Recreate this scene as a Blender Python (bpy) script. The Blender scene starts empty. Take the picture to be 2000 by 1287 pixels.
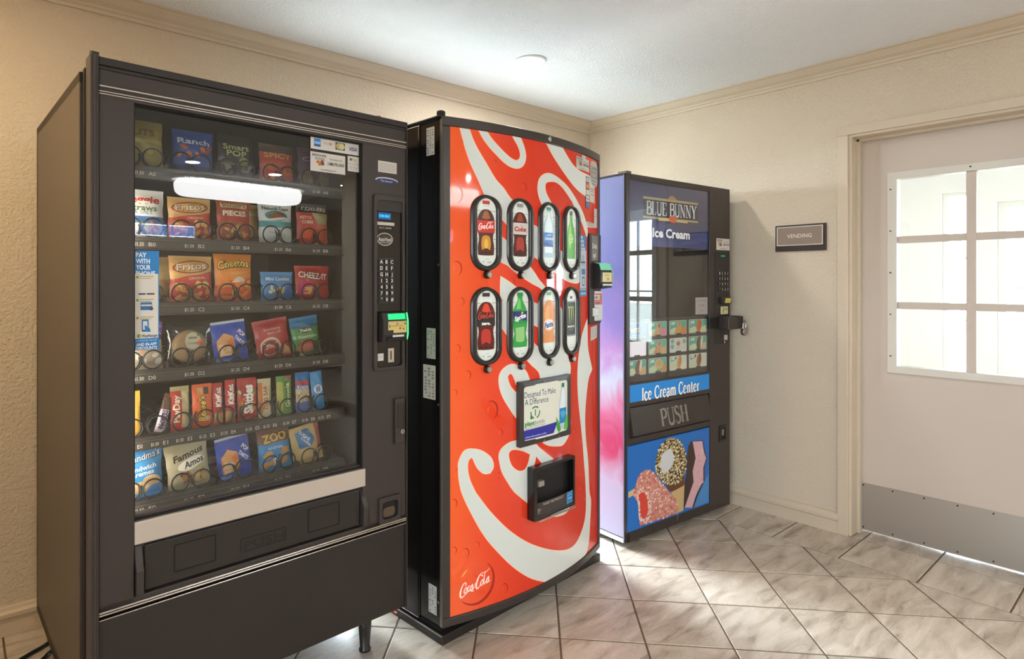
import bpy, bmesh, math, random
from mathutils import Vector, Matrix, geometry
R = random.Random(7)
PI = math.pi
sc = bpy.context.scene
COL = sc.collection

# ---------------------------------------------------------------- camera
cam_d = bpy.data.cameras.new('camera')
cam = bpy.data.objects.new('camera', cam_d)
COL.objects.link(cam)
cam.location = (-3.5243, -2.812, 1.2972)
cam.rotation_euler = (PI/2, 0, -0.6947)
cam_d.sensor_fit = 'HORIZONTAL'
cam_d.sensor_width = 36.0
cam_d.lens = 36.0*1193.017/2000
cam_d.shift_x = (1000-906.8053)/2000
cam_d.shift_y = -(643.5-552.9705)/2000
cam_d.clip_start = 0.05
sc.camera = cam

# ---------------------------------------------------------------- world, exposure
w = bpy.data.worlds.new('daylight')
sc.world = w
w.use_nodes = True
bg = w.node_tree.nodes['Background']
bg.inputs['Color'].default_value = (0.75, 0.865, 1.0, 1)
bg.inputs['Strength'].default_value = 24.0
vs = sc.view_settings
vs.view_transform = 'Standard'
vs.look = 'None'
vs.exposure = 0.0
vs.gamma = 1.0
vs.use_curve_mapping = False
sc.cycles.use_denoising = True
sc.cycles.max_bounces = 8
sc.cycles.diffuse_bounces = 5
sc.cycles.glossy_bounces = 4
sc.cycles.transparent_max_bounces = 16
sc.cycles.caustics_reflective = False
sc.cycles.caustics_refractive = False
sc.cycles.sample_clamp_indirect = 8.0

def portal(name, loc, rot, sx, sy):
    l = bpy.data.lights.new(name, 'AREA')
    l.shape = 'RECTANGLE'; l.size = sx; l.size_y = sy
    l.cycles.is_portal = True
    o = bpy.data.objects.new(name, l); COL.objects.link(o)
    o.location = loc; o.rotation_euler = rot
    return o
portal('daylight_portal', (-1.38, 0.10, 1.06), (PI/2, 0, PI), 2.1, 1.95)        # glazing in the back wall
portal('daylight_portal', (-1.15, -7.72, 1.98), (PI/2, 0, 0), 1.1, .26)      # lobby window
portal('daylight_portal', (-6.72, -3.9, 1.4), (PI/2, 0, -PI/2), 2.6, 1.3)      # added left wall window, unseen
sun = bpy.data.lights.new('sun', 'SUN'); sun.energy = 27.0; sun.angle = math.radians(55); sun.color = (.88, .94, 1.0)
sun_o = bpy.data.objects.new('sun', sun); COL.objects.link(sun_o); sun_o.location = (-2, 3, 3)
sun_o.rotation_euler = Vector((.03, -1, -.42)).to_track_quat('-Z', 'Y').to_euler()
portal('daylight_portal', (2.52, -1.95, 1.15), (PI/2, 0, PI/2), 1.9, 2.1)     # corridor glazing
portal('daylight_portal', (2.52, -3.85, 1.2), (PI/2, 0, PI/2), 1.7, 1.8)

def area(name, loc, rot, size, watts, col=(1, 1, 1), shape='DISK', size_y=None, parent=None, spread=None):
    l = bpy.data.lights.new(name, 'AREA')
    l.shape = shape; l.size = size
    if size_y: l.size_y = size_y
    l.energy = watts; l.color = col
    if spread: l.spread = spread
    o = bpy.data.objects.new(name, l); COL.objects.link(o)
    o.location = loc; o.rotation_euler = rot
    if parent: o.parent = parent
    return o

# ---------------------------------------------------------------- materials
def lin(h):
    if isinstance(h, str):
        c = [int(h[i:i+2], 16)/255 for i in (0, 2, 4)]
    else:
        c = list(h)
    return tuple(x/12.92 if x <= .04045 else ((x+.055)/1.055)**2.4 for x in c) + (1,)
MATS = {}
def mat(col, rough=.5, metal=0.0, emit=0.0, coat=0.0, spec=.5, bump=None, name=None, vary=0.0, vscale=6.0, alpha=None):
    key = (col, rough, metal, emit, coat, spec, bump, vary, vscale, alpha)
    if key in MATS: return MATS[key]
    m = bpy.data.materials.new(name or 'paint_%s' % (col if isinstance(col, str) else 'mix'))
    m.use_nodes = True
    nt = m.node_tree; b = nt.nodes['Principled BSDF']
    c = lin(col)
    b.inputs['Base Color'].default_value = c
    b.inputs['Roughness'].default_value = rough
    b.inputs['Metallic'].default_value = metal
    b.inputs['Specular IOR Level'].default_value = spec
    if coat:
        b.inputs['Coat Weight'].default_value = coat
        b.inputs['Coat Roughness'].default_value = .04
    if emit:
        b.inputs['Emission Color'].default_value = c
        b.inputs['Emission Strength'].default_value = emit
    if alpha is not None: b.inputs['Alpha'].default_value = alpha
    tc = None
    if bump or vary:
        tc = nt.nodes.new('ShaderNodeTexCoord')
    if vary:
        n = nt.nodes.new('ShaderNodeTexNoise'); n.inputs['Scale'].default_value = vscale; n.inputs['Detail'].default_value = 5
        nt.links.new(tc.outputs['Object'], n.inputs['Vector'])
        mx = nt.nodes.new('ShaderNodeMix'); mx.data_type = 'RGBA'
        nt.links.new(n.outputs['Fac'], mx.inputs['Factor'])
        mx.inputs['A'].default_value = tuple(x*(1-vary) for x in c[:3])+(1,)
        mx.inputs['B'].default_value = tuple(min(1, x*(1+vary)) for x in c[:3])+(1,)
        nt.links.new(mx.outputs['Result'], b.inputs['Base Color'])
    if bump:
        sc_, st, dist = bump
        n = nt.nodes.new('ShaderNodeTexNoise'); n.inputs['Scale'].default_value = sc_; n.inputs['Detail'].default_value = 4
        nt.links.new(tc.outputs['Object'], n.inputs['Vector'])
        bp = nt.nodes.new('ShaderNodeBump'); bp.inputs['Strength'].default_value = st; bp.inputs['Distance'].default_value = dist
        nt.links.new(n.outputs['Fac'], bp.inputs['Height'])
        nt.links.new(bp.outputs['Normal'], b.inputs['Normal'])
    MATS[key] = m
    return m
def glass_mat(name, tint, ior=1.5, rough=0.0, boost=1.0):
    m = bpy.data.materials.new(name); m.use_nodes = True
    nt = m.node_tree; nt.nodes.clear()
    out = nt.nodes.new('ShaderNodeOutputMaterial'); mix = nt.nodes.new('ShaderNodeMixShader')
    lw = nt.nodes.new('ShaderNodeLayerWeight'); lw.inputs['Blend'].default_value = .5
    pw = nt.nodes.new('ShaderNodeMath'); pw.operation = 'POWER'; pw.inputs[1].default_value = 5
    f0 = ((ior-1)/(ior+1))**2
    fr = nt.nodes.new('ShaderNodeMath'); fr.operation = 'MULTIPLY_ADD'; fr.inputs[1].default_value = 1-f0; fr.inputs[2].default_value = f0
    nt.links.new(lw.outputs['Facing'], pw.inputs[0]); nt.links.new(pw.outputs[0], fr.inputs[0])
    tr = nt.nodes.new('ShaderNodeBsdfTransparent'); tr.inputs['Color'].default_value = tint+(1,)
    gl = nt.nodes.new('ShaderNodeBsdfGlossy'); gl.inputs['Roughness'].default_value = rough
    mm = nt.nodes.new('ShaderNodeMath'); mm.operation = 'MULTIPLY'; mm.inputs[1].default_value = boost
    nt.links.new(fr.outputs[0], mm.inputs[0]); nt.links.new(mm.outputs[0], mix.inputs[0])
    nt.links.new(tr.outputs[0], mix.inputs[1]); nt.links.new(gl.outputs[0], mix.inputs[2])
    nt.links.new(mix.outputs[0], out.inputs[0])
    return m

# ---------------------------------------------------------------- meshes
class MB:
    def __init__(s): s.v = []; s.f = []; s.mi = []
    def add(s, vs, fs, mi=0):
        o = len(s.v); s.v += [tuple(p) for p in vs]
        s.f += [tuple(i+o for i in f) for f in fs]; s.mi += [mi]*len(fs)
        return s
    def box(s, x0, x1, y0, y1, z0, z1, mi=0):
        vs = [(x, y, z) for z in (z0, z1) for y in (y0, y1) for x in (x0, x1)]
        return s.add(vs, [(0, 2, 3, 1), (4, 5, 7, 6), (0, 1, 5, 4), (2, 6, 7, 3), (0, 4, 6, 2), (1, 3, 7, 5)], mi)
    def prism(s, poly, f0, f1, mi=0):            # f0, f1 map a 2-D point to 3-D
        n = len(poly)
        vs = [f0(*p) for p in poly]+[f1(*p) for p in poly]
        fs = [(i, (i+1) % n, n+(i+1) % n, n+i) for i in range(n)]
        fs += [tuple(range(n-1, -1, -1)), tuple(range(n, 2*n))]
        return s.add(vs, fs, mi)
    def plate(s, poly, y0, y1, mi=0):            # outline in x,z extruded along y
        return s.prism(poly, lambda a, b: (a, y0, b), lambda a, b: (a, y1, b), mi)
    def ring(s, po, pi, y0, y1, mi=0, off=None):            # frame: outer and inner outlines with the same count
        n = len(po)
        d = off or (lambda a: 0)
        vs = [(a, y0+d(a), b) for a, b in po]+[(a, y0+d(a), b) for a, b in pi]+[(a, y1+d(a), b) for a, b in po]+[(a, y1+d(a), b) for a, b in pi]
        fs = []
        for i in range(n):
            j = (i+1) % n
            fs += [(i, j, n+j, n+i), (2*n+i, 3*n+i, 3*n+j, 2*n+j), (i, 2*n+i, 2*n+j, j), (n+i, n+j, 3*n+j, 3*n+i)]
        return s.add(vs, fs, mi)
    def tube(s, pts, r, n=8, mi=0, closed=False, rr=None):
        P = [Vector(p) for p in pts]; vs = []; fs = []; m = len(P)
        up = Vector((0, 0, 1)); prev = None
        for i, p in enumerate(P):
            a = P[i-1] if (i or closed) else p
            b = P[(i+1) % m] if (i < m-1 or closed) else p
            t = (b-a).normalized()
            if prev is None:
                x = t.cross(up)
                if x.length < 1e-4: x = t.cross(Vector((1, 0, 0)))
            else:
                x = prev - t*prev.dot(t)
            x.normalize(); prev = x; y = t.cross(x)
            rad = rr[i] if rr else r
            for k in range(n):
                an = 2*PI*k/n
                vs.append(p+x*math.cos(an)*rad+y*math.sin(an)*rad)
        for i in range(m if closed else m-1):
            j = (i+1) % m
            for k in range(n):
                l = (k+1) % n
                fs.append((i*n+k, i*n+l, j*n+l, j*n+k))
        if not closed:
            fs.append(tuple(range(n-1, -1, -1))); fs.append(tuple((m-1)*n+k for k in range(n)))
        return s.add(vs, fs, mi)
    def lathe(s, prof, c=(0, 0, 0), axis='z', n=24, mi=0):   # prof: (radius, height)
        vs = []; fs = []
        for r, h in prof:
            for k in range(n):
                a = 2*PI*k/n; ca, sa = r*math.cos(a), r*math.sin(a)
                p = (ca, sa, h) if axis == 'z' else ((ca, h, sa) if axis == 'y' else (h, ca, sa))
                vs.append((p[0]+c[0], p[1]+c[1], p[2]+c[2]))
        m = len(prof)
        for i in range(m-1):
            for k in range(n):
                l = (k+1) % n
                fs.append((i*n+k, i*n+l, (i+1)*n+l, (i+1)*n+k))
        fs.append(tuple(range(n))); fs.append(tuple((m-1)*n+k for k in range(n-1, -1, -1)))
        return s.add(vs, fs, mi)
    def grid(s, f, nu, nv, mi=0):                 # f(i/nu, j/nv) -> point
        vs = [f(i/nu, j/nv) for j in range(nv+1) for i in range(nu+1)]
        fs = [(j*(nu+1)+i, j*(nu+1)+i+1, (j+1)*(nu+1)+i+1, (j+1)*(nu+1)+i) for j in range(nv) for i in range(nu)]
        return s.add(vs, fs, mi)
    def mesh(s, name, mats, smooth=False, fix=True):
        me = bpy.data.meshes.new(name)
        me.from_pydata(s.v, [], s.f)
        if fix:
            bm = bmesh.new(); bm.from_mesh(me)
            bmesh.ops.recalc_face_normals(bm, faces=bm.faces)
            bm.to_mesh(me); bm.free()
        for m in (mats if isinstance(mats, (list, tuple)) else [mats]): me.materials.append(m)
        if len(me.polygons) == len(s.mi) and any(s.mi):
            me.polygons.foreach_set('material_index', s.mi)
        if smooth:
            me.polygons.foreach_set('use_smooth', [True]*len(me.polygons))
        me.update()
        return me
    def build(s, name, mats, parent=None, bevel=0, smooth=False, loc=None, rot=None, fix=True, seg=2):
        return obj(name, s.mesh(name, mats, smooth, fix), parent, bevel, loc, rot, seg)
def obj(name, me, parent=None, bevel=0, loc=None, rot=None, seg=2):
    o = bpy.data.objects.new(name, me); COL.objects.link(o)
    if parent: o.parent = parent
    if loc: o.location = loc
    if rot: o.rotation_euler = rot
    if bevel:
        md = o.modifiers.new('edge', 'BEVEL'); md.width = bevel; md.segments = seg; md.limit_method = 'ANGLE'; md.angle_limit = .6
    return o
def thing(name, label, cat, loc=(0, 0, 0), rz=0, group=None):
    o = bpy.data.objects.new(name, None); COL.objects.link(o)
    o.empty_display_size = .1
    o.location = loc; o.rotation_euler = (0, 0, rz)
    return tag(o, label, cat, group)
def tag(o, label, cat, group=None):
    o['label'] = label; o['category'] = cat
    if group: o['group'] = group
    return o
def struct(o): o['kind'] = 'structure'; return o
def rrect(x0, x1, z0, z1, r, n=4):
    r = min(r, (x1-x0)/2-1e-5, (z1-z0)/2-1e-5); pts = []
    for cx, cz, a0 in ((x1-r, z0+r, -PI/2), (x1-r, z1-r, 0), (x0+r, z1-r, PI/2), (x0+r, z0+r, PI)):
        for k in range(n+1):
            a = a0+PI/2*k/n; pts.append((cx+r*math.cos(a), cz+r*math.sin(a)))
    return pts
def rect(x0, x1, z0, z1): return [(x0, z0), (x1, z0), (x1, z1), (x0, z1)]
def ell(cx, cz, rx, rz, n=24, rot=0):
    c, s_ = math.cos(rot), math.sin(rot)
    return [(cx+rx*math.cos(2*PI*k/n)*c-rz*math.sin(2*PI*k/n)*s_, cz+rx*math.cos(2*PI*k/n)*s_+rz*math.sin(2*PI*k/n)*c) for k in range(n)]
def catmull(pts, closed=True, n=4, sharp=75):
    P = [Vector(p) for p in pts]; m = len(P); out = []
    def corner(i):
        if not closed and i in (0, m-1): return True
        a = P[i]-P[i-1]; b = P[(i+1) % m]-P[i]
        if a.length < 1e-7 or b.length < 1e-7: return True
        return math.degrees(a.angle(b)) > sharp
    C_ = [corner(i) for i in range(m)]
    for i in range(m if closed else m-1):
        p1, p2 = P[i], P[(i+1) % m]
        p0 = p1*2-p2 if C_[i] else P[i-1]
        p3 = p2*2-p1 if C_[(i+1) % m] else P[(i+2) % m]
        for k in range(n):
            t = k/n
            q = .5*((2*p1)+(p2-p0)*t+(2*p0-5*p1+4*p2-p3)*t*t+(3*p1-p0-3*p2+p3)*t**3)
            out.append((q.x, q.y))
    if not closed: out.append(tuple(P[-1]))
    return out
def strokepoly(pts, w):            # w number or list (full width)
    P = [Vector(p) for p in pts]; L = []; Q = []; m = len(P)
    for i, p in enumerate(P):
        t = (P[min(i+1, m-1)]-P[max(i-1, 0)])
        t = t.normalized() if t.length > 1e-9 else Vector((1, 0))
        nrm = Vector((-t.y, t.x)); ww = (w[i] if isinstance(w, (list, tuple)) else w)/2
        L.append(tuple(p+nrm*ww)); Q.append(tuple(p-nrm*ww))
    return L, Q

# ---------------------------------------------------------------- print (flat lettering and pictures)
_T = {}
def glyphs(txt, bold=0.0):
    k = (txt, bold)
    if k in _T: return _T[k]
    cu = bpy.data.curves.new('lettering', 'FONT'); cu.body = txt; cu.resolution_u = 2; cu.offset = bold
    o = bpy.data.objects.new('lettering', cu)
    me = bpy.data.meshes.new_from_object(o)
    vs = [(v.co.x, v.co.y) for v in me.vertices]; fs = [tuple(p.vertices) for p in me.polygons]
    bpy.data.objects.remove(o); bpy.data.curves.remove(cu); bpy.data.meshes.remove(me)
    xs = [v[0] for v in vs] or [0, 1]
    _T[k] = (vs, fs, min(xs), max(xs))
    return _T[k]
class Print:
    def __init__(s): s.L = []
    def raw(s, vs, fs, col): s.L.append((col, vs, fs)); return s
    def poly(s, pts, col, holes=()):
        loops = [[Vector((a, b, 0)) for a, b in pts]]+[[Vector((a, b, 0)) for a, b in h] for h in holes]
        vs = [(p.x, p.y) for l in loops for p in l]
        return s.raw(vs, [tuple(t) for t in geometry.tessellate_polygon(loops)], col)
    def rect(s, x0, x1, z0, z1, col): return s.poly(rect(x0, x1, z0, z1), col)
    def rr(s, x0, x1, z0, z1, r, col): return s.poly(rrect(x0, x1, z0, z1, r), col)
    def ell(s, cx, cz, rx, rz, col, n=20, rot=0): return s.poly(ell(cx, cz, rx, rz, n, rot), col)
    def blob(s, pts, col, n=4, holes=()): return s.poly(catmull(pts, True, n), col, [catmull(h, True, n) for h in holes])
    def line(s, pts, w, col, smooth=0):
        if smooth: 
            m0 = len(pts); pts = catmull(pts, False, smooth, 170)
            if isinstance(w, (list, tuple)):
                w = [w[min(int(i/smooth), m0-1)]*(1-(i % smooth)/smooth)+w[min(int(i/smooth)+1, m0-1)]*((i % smooth)/smooth) for i in range(len(pts))]
        L, Q = strokepoly(pts, w); n = len(L)
        return s.raw(L+Q, [(i, i+1, n+i+1, n+i) for i in range(n-1)], col)
    def oval(s, cx, cz, rx, rz, wd, col, n=28):
        return s.poly(ell(cx, cz, rx, rz, n), col, [ell(cx, cz, rx-wd, rz-wd, n)])
    def text(s, t, cx, cz, h, col, width=None, shear=0.0, rot=0.0, bold=0.0, align='c', arch=0.0):
        vs, fs, a, b = glyphs(t, bold)
        k = h/.72; kx = k
        if width: kx = width/max(b-a, 1e-6)
        W = (b-a)*kx
        x0 = {'c': -W/2, 'l': 0, 'r': -W}[align]
        c, s_ = math.cos(rot), math.sin(rot); o = []
        for x, y in vs:
            X = x0+(x-a)*kx; Y = y*k-h/2
            if arch: Y += arch*(1-(2*X/W)**2)
            X += shear*(Y+h/2)
            o.append((cx+X*c-Y*s_, cz+X*s_+Y*c))
        return s.raw(o, fs, col)
    def build(s, name, parent, surf, cu=(), cv=(), h0=.0007, dh=.00012, rough=.4, emit=0.0, coat=0.0, label=None):
        V = []; F = []; MI = []; mats = []; keys = {}
        for li, (col, vs, fs) in enumerate(s.L):
            if cu or cv:
                bm = bmesh.new()
                bv = [bm.verts.new((a, b, 0)) for a, b in vs]
                for f in fs:
                    try: bm.faces.new([bv[i] for i in f])
                    except ValueError: pass
                for axis, cuts in ((0, cu), (1, cv)):
                    for c in cuts:
                        g = bm.verts[:]+bm.edges[:]+bm.faces[:]
                        no = (1, 0, 0) if axis == 0 else (0, 1, 0)
                        bmesh.ops.bisect_plane(bm, geom=g, plane_co=tuple(c*x for x in no), plane_no=no, dist=1e-7)
                bm.verts.index_update()
                vs = [(v.co.x, v.co.y) for v in bm.verts]; fs = [tuple(v.index for v in f.verts) for f in bm.faces]
                bm.free()
            k = col if isinstance(col, (str, tuple)) else id(col)
            if k not in keys:
                keys[k] = len(mats)
                mats.append(mat(col, rough, emit=emit, coat=coat) if isinstance(col, (str, tuple)) else col)
            o = len(V); h = h0+dh*li
            V += [surf(a, b, h) for a, b in vs]
            F += [tuple(i+o for i in f) for f in fs]; MI += [keys[k]]*len(fs)
        me = bpy.data.meshes.new(name); me.from_pydata(V, [], F)
        for m in mats: me.materials.append(m)
        me.polygons.foreach_set('material_index', MI); me.update()
        ob = obj(name, me, parent)
        if label: ob['label'] = label
        return ob
def flat(y0): return lambda a, b, h: (a, y0-h, b)
def frange(a, b, n): return [a+(b-a)*i/n for i in range(n+1)]
SWIRL={
 'W1':[(0.0686,1.8735),(0.0806,1.8308),(0.0969,1.7784),(0.1175,1.7311),(0.1486,1.6743),(0.1864,1.6041),(0.2423,1.5483),(0.2715,1.5239),(0.3357,1.4653),(0.4052,1.41),(0.4379,1.3947),(0.4946,1.3653),(0.5454,1.3432),(0.6159,1.3142),(0.6907,1.2993),(0.7416,1.3038),(0.7563,1.3373),(0.7563,1.3819),(0.7368,1.408),(0.6605,1.4119),(0.5705,1.4364),(0.4946,1.485),(0.4379,1.5173),(0.4052,1.5309),(0.3464,1.5769),(0.2877,1.6235),(0.2579,1.6562),(0.22,1.6871),(0.1777,1.7422),(0.1372,1.7978),(0.1148,1.8398),(0.1023,1.8753)],
 'W2':[(0.2434,1.4719),(0.2715,1.4571),(0.3464,1.4023),(0.4169,1.3396),(0.444,1.3114),(0.4816,1.2827),(0.4688,1.2705),(0.447,1.2829),(0.4023,1.2992),(0.333,1.3327),(0.2754,1.3682),(0.2434,1.3866)],
 'W3':[(0.2447,1.3223),(0.3146,1.2834),(0.4081,1.2225),(0.4946,1.2042),(0.5779,1.202),(0.6159,1.1496),(0.6198,1.0681),(0.6398,0.9936),(0.6605,0.957),(0.6647,0.9306),(0.6563,0.8925),(0.6358,0.8692),(0.4784,0.8881),(0.447,0.9425),(0.4023,0.977),(0.3767,0.9992),(0.3198,1.0509),(0.269,1.1085),(0.2423,1.1464),(0.2423,1.2141),(0.2592,1.2331),(0.2447,1.2469)],
 'W3h':[(0.36,1.1598),(0.4052,1.138),(0.4563,1.1153),(0.4816,1.077),(0.4688,1.0327),(0.4379,1.043),(0.4052,1.0674),(0.3683,1.1036)],
 'W4':[(0.2966,0.9848),(0.2665,0.9764),(0.2423,0.9552),(0.237,0.9238),(0.2471,0.8838),(0.2715,0.8417),(0.3211,0.7788),(0.3464,0.7675),(0.3464,0.8567),(0.3185,0.8743),(0.2925,0.8988),(0.2797,0.9239),(0.2772,0.9438),(0.2915,0.9548),(0.3038,0.9453),(0.3159,0.9224),(0.3277,0.9043),(0.3937,0.9054),(0.3871,0.9254),(0.3675,0.9556),(0.329,0.9768)],
 'W5':[(0.6159,0.8225),(0.648,0.7748),(0.6669,0.7068),(0.6501,0.6568),(0.6081,0.6259),(0.5633,0.6282),(0.5078,0.6408),(0.4688,0.6595),(0.4816,0.7067),(0.6004,0.7076)],
 'W6':[(0.3211,0.6889),(0.2865,0.6865),(0.2519,0.6716),(0.2375,0.6506),(0.2399,0.6232),(0.2519,0.5825),(0.2764,0.543),(0.3081,0.5004),(0.341,0.4711),(0.3908,0.43),(0.4023,0.4475),(0.3937,0.57),(0.414,0.5781),(0.4288,0.6138),(0.4784,0.5715),(0.5454,0.5703),(0.4625,0.6279),(0.4318,0.6538),(0.4023,0.679),(0.3464,0.6921)],
 'W6h':[(0.2814,0.6474),(0.3043,0.6604),(0.3546,0.6471),(0.3966,0.6257),(0.3866,0.5934),(0.3669,0.5691),(0.3357,0.5677),(0.3043,0.5874),(0.2865,0.6154)],
 'W7':[(0.6318,0.4444),(0.6647,0.3927),(0.6605,0.3613),(0.6358,0.3359),(0.5816,0.3362),(0.5384,0.3459),(0.4946,0.37),(0.5281,0.3967)],
 'W8':[(0.8241,1.1377),(0.8241,1.0717),(0.8332,0.998),(0.8792,0.9067),(0.8367,0.8696),(0.8085,0.7805),(0.7976,0.6919),(0.8085,0.5969),(0.8309,0.5007),(0.8455,0.3641),(0.8642,0.3159),(0.8545,0.2304),(0.8443,0.1582),(0.8252,0.1126),(0.7714,0.0762),(0.6978,0.0726),(0.5281,0.0777),(0.5011,0.089),(0.4067,0.1341),(0.3219,0.1952),(0.2447,0.2713),(0.173,0.3571),(0.118,0.4509),(0.0807,0.5294),(0.0678,0.5809),(0.0646,0.6204),(0.0662,0.6498),(0.0866,0.6842),(0.1201,0.6874),(0.1637,0.6718),(0.2001,0.6412),(0.2093,0.609),(0.1955,0.5884),(0.1683,0.5918),(0.1416,0.6161),(0.1288,0.6407),(0.1222,0.6548),(0.1117,0.6592),(0.101,0.6448),(0.099,0.6152),(0.1075,0.5765),(0.1288,0.5316),(0.1397,0.5146),(0.1967,0.4401),(0.2759,0.3582),(0.3628,0.291),(0.4532,0.2401),(0.555,0.1965),(0.6431,0.173),(0.7087,0.1762),(0.7583,0.2047),(0.7976,0.2492),(0.8124,0.3147),(0.8063,0.4185),(0.7912,0.5105),(0.7755,0.6049),(0.7548,0.6998),(0.7353,0.7924),(0.7273,0.8838),(0.7358,0.9714),(0.7643,1.0579),(0.7976,1.1061)],
 'W9':[(0.14,1.8753),(0.1631,1.8383),(0.1926,1.8068),(0.2262,1.7805),(0.2579,1.7586),(0.2907,1.7443),(0.3247,1.7417),(0.3494,1.7511),(0.3639,1.7687),(0.3694,1.7931),(0.3621,1.8237),(0.3476,1.8505),(0.3335,1.8772),(0.2923,1.8763),(0.3109,1.8505),(0.3282,1.8295),(0.3388,1.81),(0.3423,1.7896),(0.3352,1.7756),(0.3213,1.7681),(0.3007,1.7714),(0.2741,1.7836),(0.2419,1.8053),(0.2108,1.8293),(0.1866,1.8539),(0.1704,1.8794)],
 'W10':[(0.482,1.8736),(0.5285,1.8243),(0.5782,1.7846),(0.6377,1.745),(0.6972,1.7132),(0.7496,1.695),(0.7999,1.6854),(0.8391,1.6886),(0.8818,1.7052),(0.9,1.7337),(0.8908,1.7649),(0.8391,1.7766),(0.7635,1.7811),(0.7035,1.7938),(0.6608,1.8147),(0.61,1.8518),(0.5808,1.8737)],
 'W11':[(0.4642,1.6117),(0.449,1.636),(0.4405,1.6608),(0.4392,1.6835),(0.4469,1.7099),(0.4686,1.7296),(0.5002,1.7398),(0.5381,1.7381),(0.5886,1.7238),(0.6434,1.7006),(0.6972,1.6673),(0.7427,1.6321),(0.7494,1.629),(0.791,1.5891),(0.8176,1.5508),(0.8268,1.5217),(0.8176,1.5026),(0.7739,1.5547),(0.7258,1.6014),(0.6675,1.6528),(0.6972,1.6305),(0.6434,1.6704),(0.5939,1.7007),(0.5529,1.7136),(0.5142,1.7113),(0.4888,1.7032),(0.482,1.6852),(0.4888,1.66),(0.5142,1.6306),(0.5285,1.6174)],
}
TREAT={
 'pink':[(0.1422,0.3629),(0.0866,0.3433),(0.0637,0.3004),(0.0501,0.2561),(0.0774,0.2152),(0.0911,0.1591),(0.0957,0.0959),(0.2472,0.0912),(0.3975,0.0917),(0.4027,0.1345),(0.3566,0.194),(0.2865,0.2573),(0.2278,0.3172),(0.1894,0.3484)],
 'pinkin':[(0.1142,0.258),(0.1422,0.2375),(0.1562,0.1867),(0.1515,0.1398),(0.1235,0.1222),(0.1003,0.1511),(0.0957,0.2054),(0.082,0.2497)],
 'pinkrim':[(0.1096,0.2767),(0.161,0.2396),(0.1846,0.1807),(0.1799,0.1215),(0.1328,0.1022),(0.0911,0.1236),(0.082,0.2024),(0.0683,0.2583)],
 'stick':[(0.0098,0.2788),(0.0637,0.2887),(0.0637,0.2592),(0.0098,0.2497)],
 'nut':[(0.3465,0.4909),(0.2668,0.4691),(0.2278,0.4144),(0.223,0.3424),(0.2865,0.2757),(0.3465,0.2457),(0.4286,0.255),(0.4759,0.3096),(0.4812,0.3786),(0.4286,0.4566)],
 'bite':[(0.3465,0.4412),(0.2816,0.4239),(0.2551,0.3732),(0.2766,0.3236),(0.3064,0.3212),(0.3566,0.3432),(0.375,0.3899)],
 'choc':[(0.2964,0.2677),(0.3465,0.2147),(0.4601,0.2237),(0.4653,0.2734)],
 'cone':[(0.3465,0.2084),(0.4653,0.229),(0.4548,0.0918),(0.4027,0.0906),(0.3975,0.1418)],
 'dark':[(0.524,0.4498),(0.4972,0.427),(0.4865,0.3714),(0.4812,0.2832),(0.4653,0.2354),(0.458,0.1069),(0.5457,0.0881),(0.5895,0.1533),(0.6475,0.2136),(0.6475,0.2857),(0.6735,0.3338),(0.6508,0.3703),(0.6317,0.4374)],
 'ice':[(0.537,0.4453),(0.6261,0.4344),(0.6418,0.3718),(0.6633,0.3355),(0.6351,0.2879),(0.6351,0.216),(0.573,0.1566),(0.5327,0.0909),(0.4653,0.1053),(0.5457,0.2264),(0.537,0.2859),(0.5642,0.352)],
 'paleblue':[(0.6883,0.2455),(0.6849,0.0879),(0.5457,0.0881),(0.6452,0.2075)],
}

# ================================================================ THE SETTING
H = 2.434
def wall_mat(name, base, s=1.0):
    m = bpy.data.materials.new(name); m.use_nodes = True
    nt = m.node_tree; b = nt.nodes['Principled BSDF']; b.inputs['Roughness'].default_value = .85
    b.inputs['Specular IOR Level'].default_value = .25
    c = lin(base)
    g = nt.nodes.new('ShaderNodeNewGeometry')
    n = nt.nodes.new('ShaderNodeTexNoise'); n.inputs['Scale'].default_value = 70*s; n.inputs['Detail'].default_value = 3; n.inputs['Roughness'].default_value = .6
    n2 = nt.nodes.new('ShaderNodeTexNoise'); n2.inputs['Scale'].default_value = 1.4; n2.inputs['Detail'].default_value = 2
    nt.links.new(g.outputs['Position'], n.inputs['Vector']); nt.links.new(g.outputs['Position'], n2.inputs['Vector'])
    mx = nt.nodes.new('ShaderNodeMix'); mx.data_type = 'RGBA'
    mx.inputs['A'].default_value = tuple(x*.95 for x in c[:3])+(1,); mx.inputs['B'].default_value = tuple(min(1, x*1.04) for x in c[:3])+(1,)
    nt.links.new(n2.outputs['Fac'], mx.inputs['Factor']); nt.links.new(mx.outputs['Result'], b.inputs['Base Color'])
    bp = nt.nodes.new('ShaderNodeBump'); bp.inputs['Strength'].default_value = .45; bp.inputs['Distance'].default_value = .006
    cr = nt.nodes.new('ShaderNodeValToRGB'); cr.color_ramp.elements[0].position = .42; cr.color_ramp.elements[1].position = .62
    nt.links.new(n.outputs['Fac'], cr.inputs['Fac']); nt.links.new(cr.outputs['Color'], bp.inputs['Height'])
    nt.links.new(bp.outputs['Normal'], b.inputs['Normal'])
    return m
M_WALL = wall_mat('textured_tan_wall', 'dacbb5')
M_CEIL = wall_mat('textured_white_ceiling', 'f0f2f6', 1.3)
M_TRIM = mat('d2c2ab', .45, name='tan_trim_paint')
M_DOOR = mat('cdbfb2', .42, name='door_paint', vary=.03, vscale=3)
M_CORR = mat('efebe8', .7, name='corridor_paint')
M_PANE = glass_mat('clear_pane', (.97, .99, .98), 1.45)

XL, YF, XR, T = -6.6, -7.6, 2.4, .14
struct(MB().box(-30, 30, -30, 30, -.2, -.12).build('ground', mat('98958d', .9, name='outdoor_paving', vary=.1, vscale=.5)))
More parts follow.
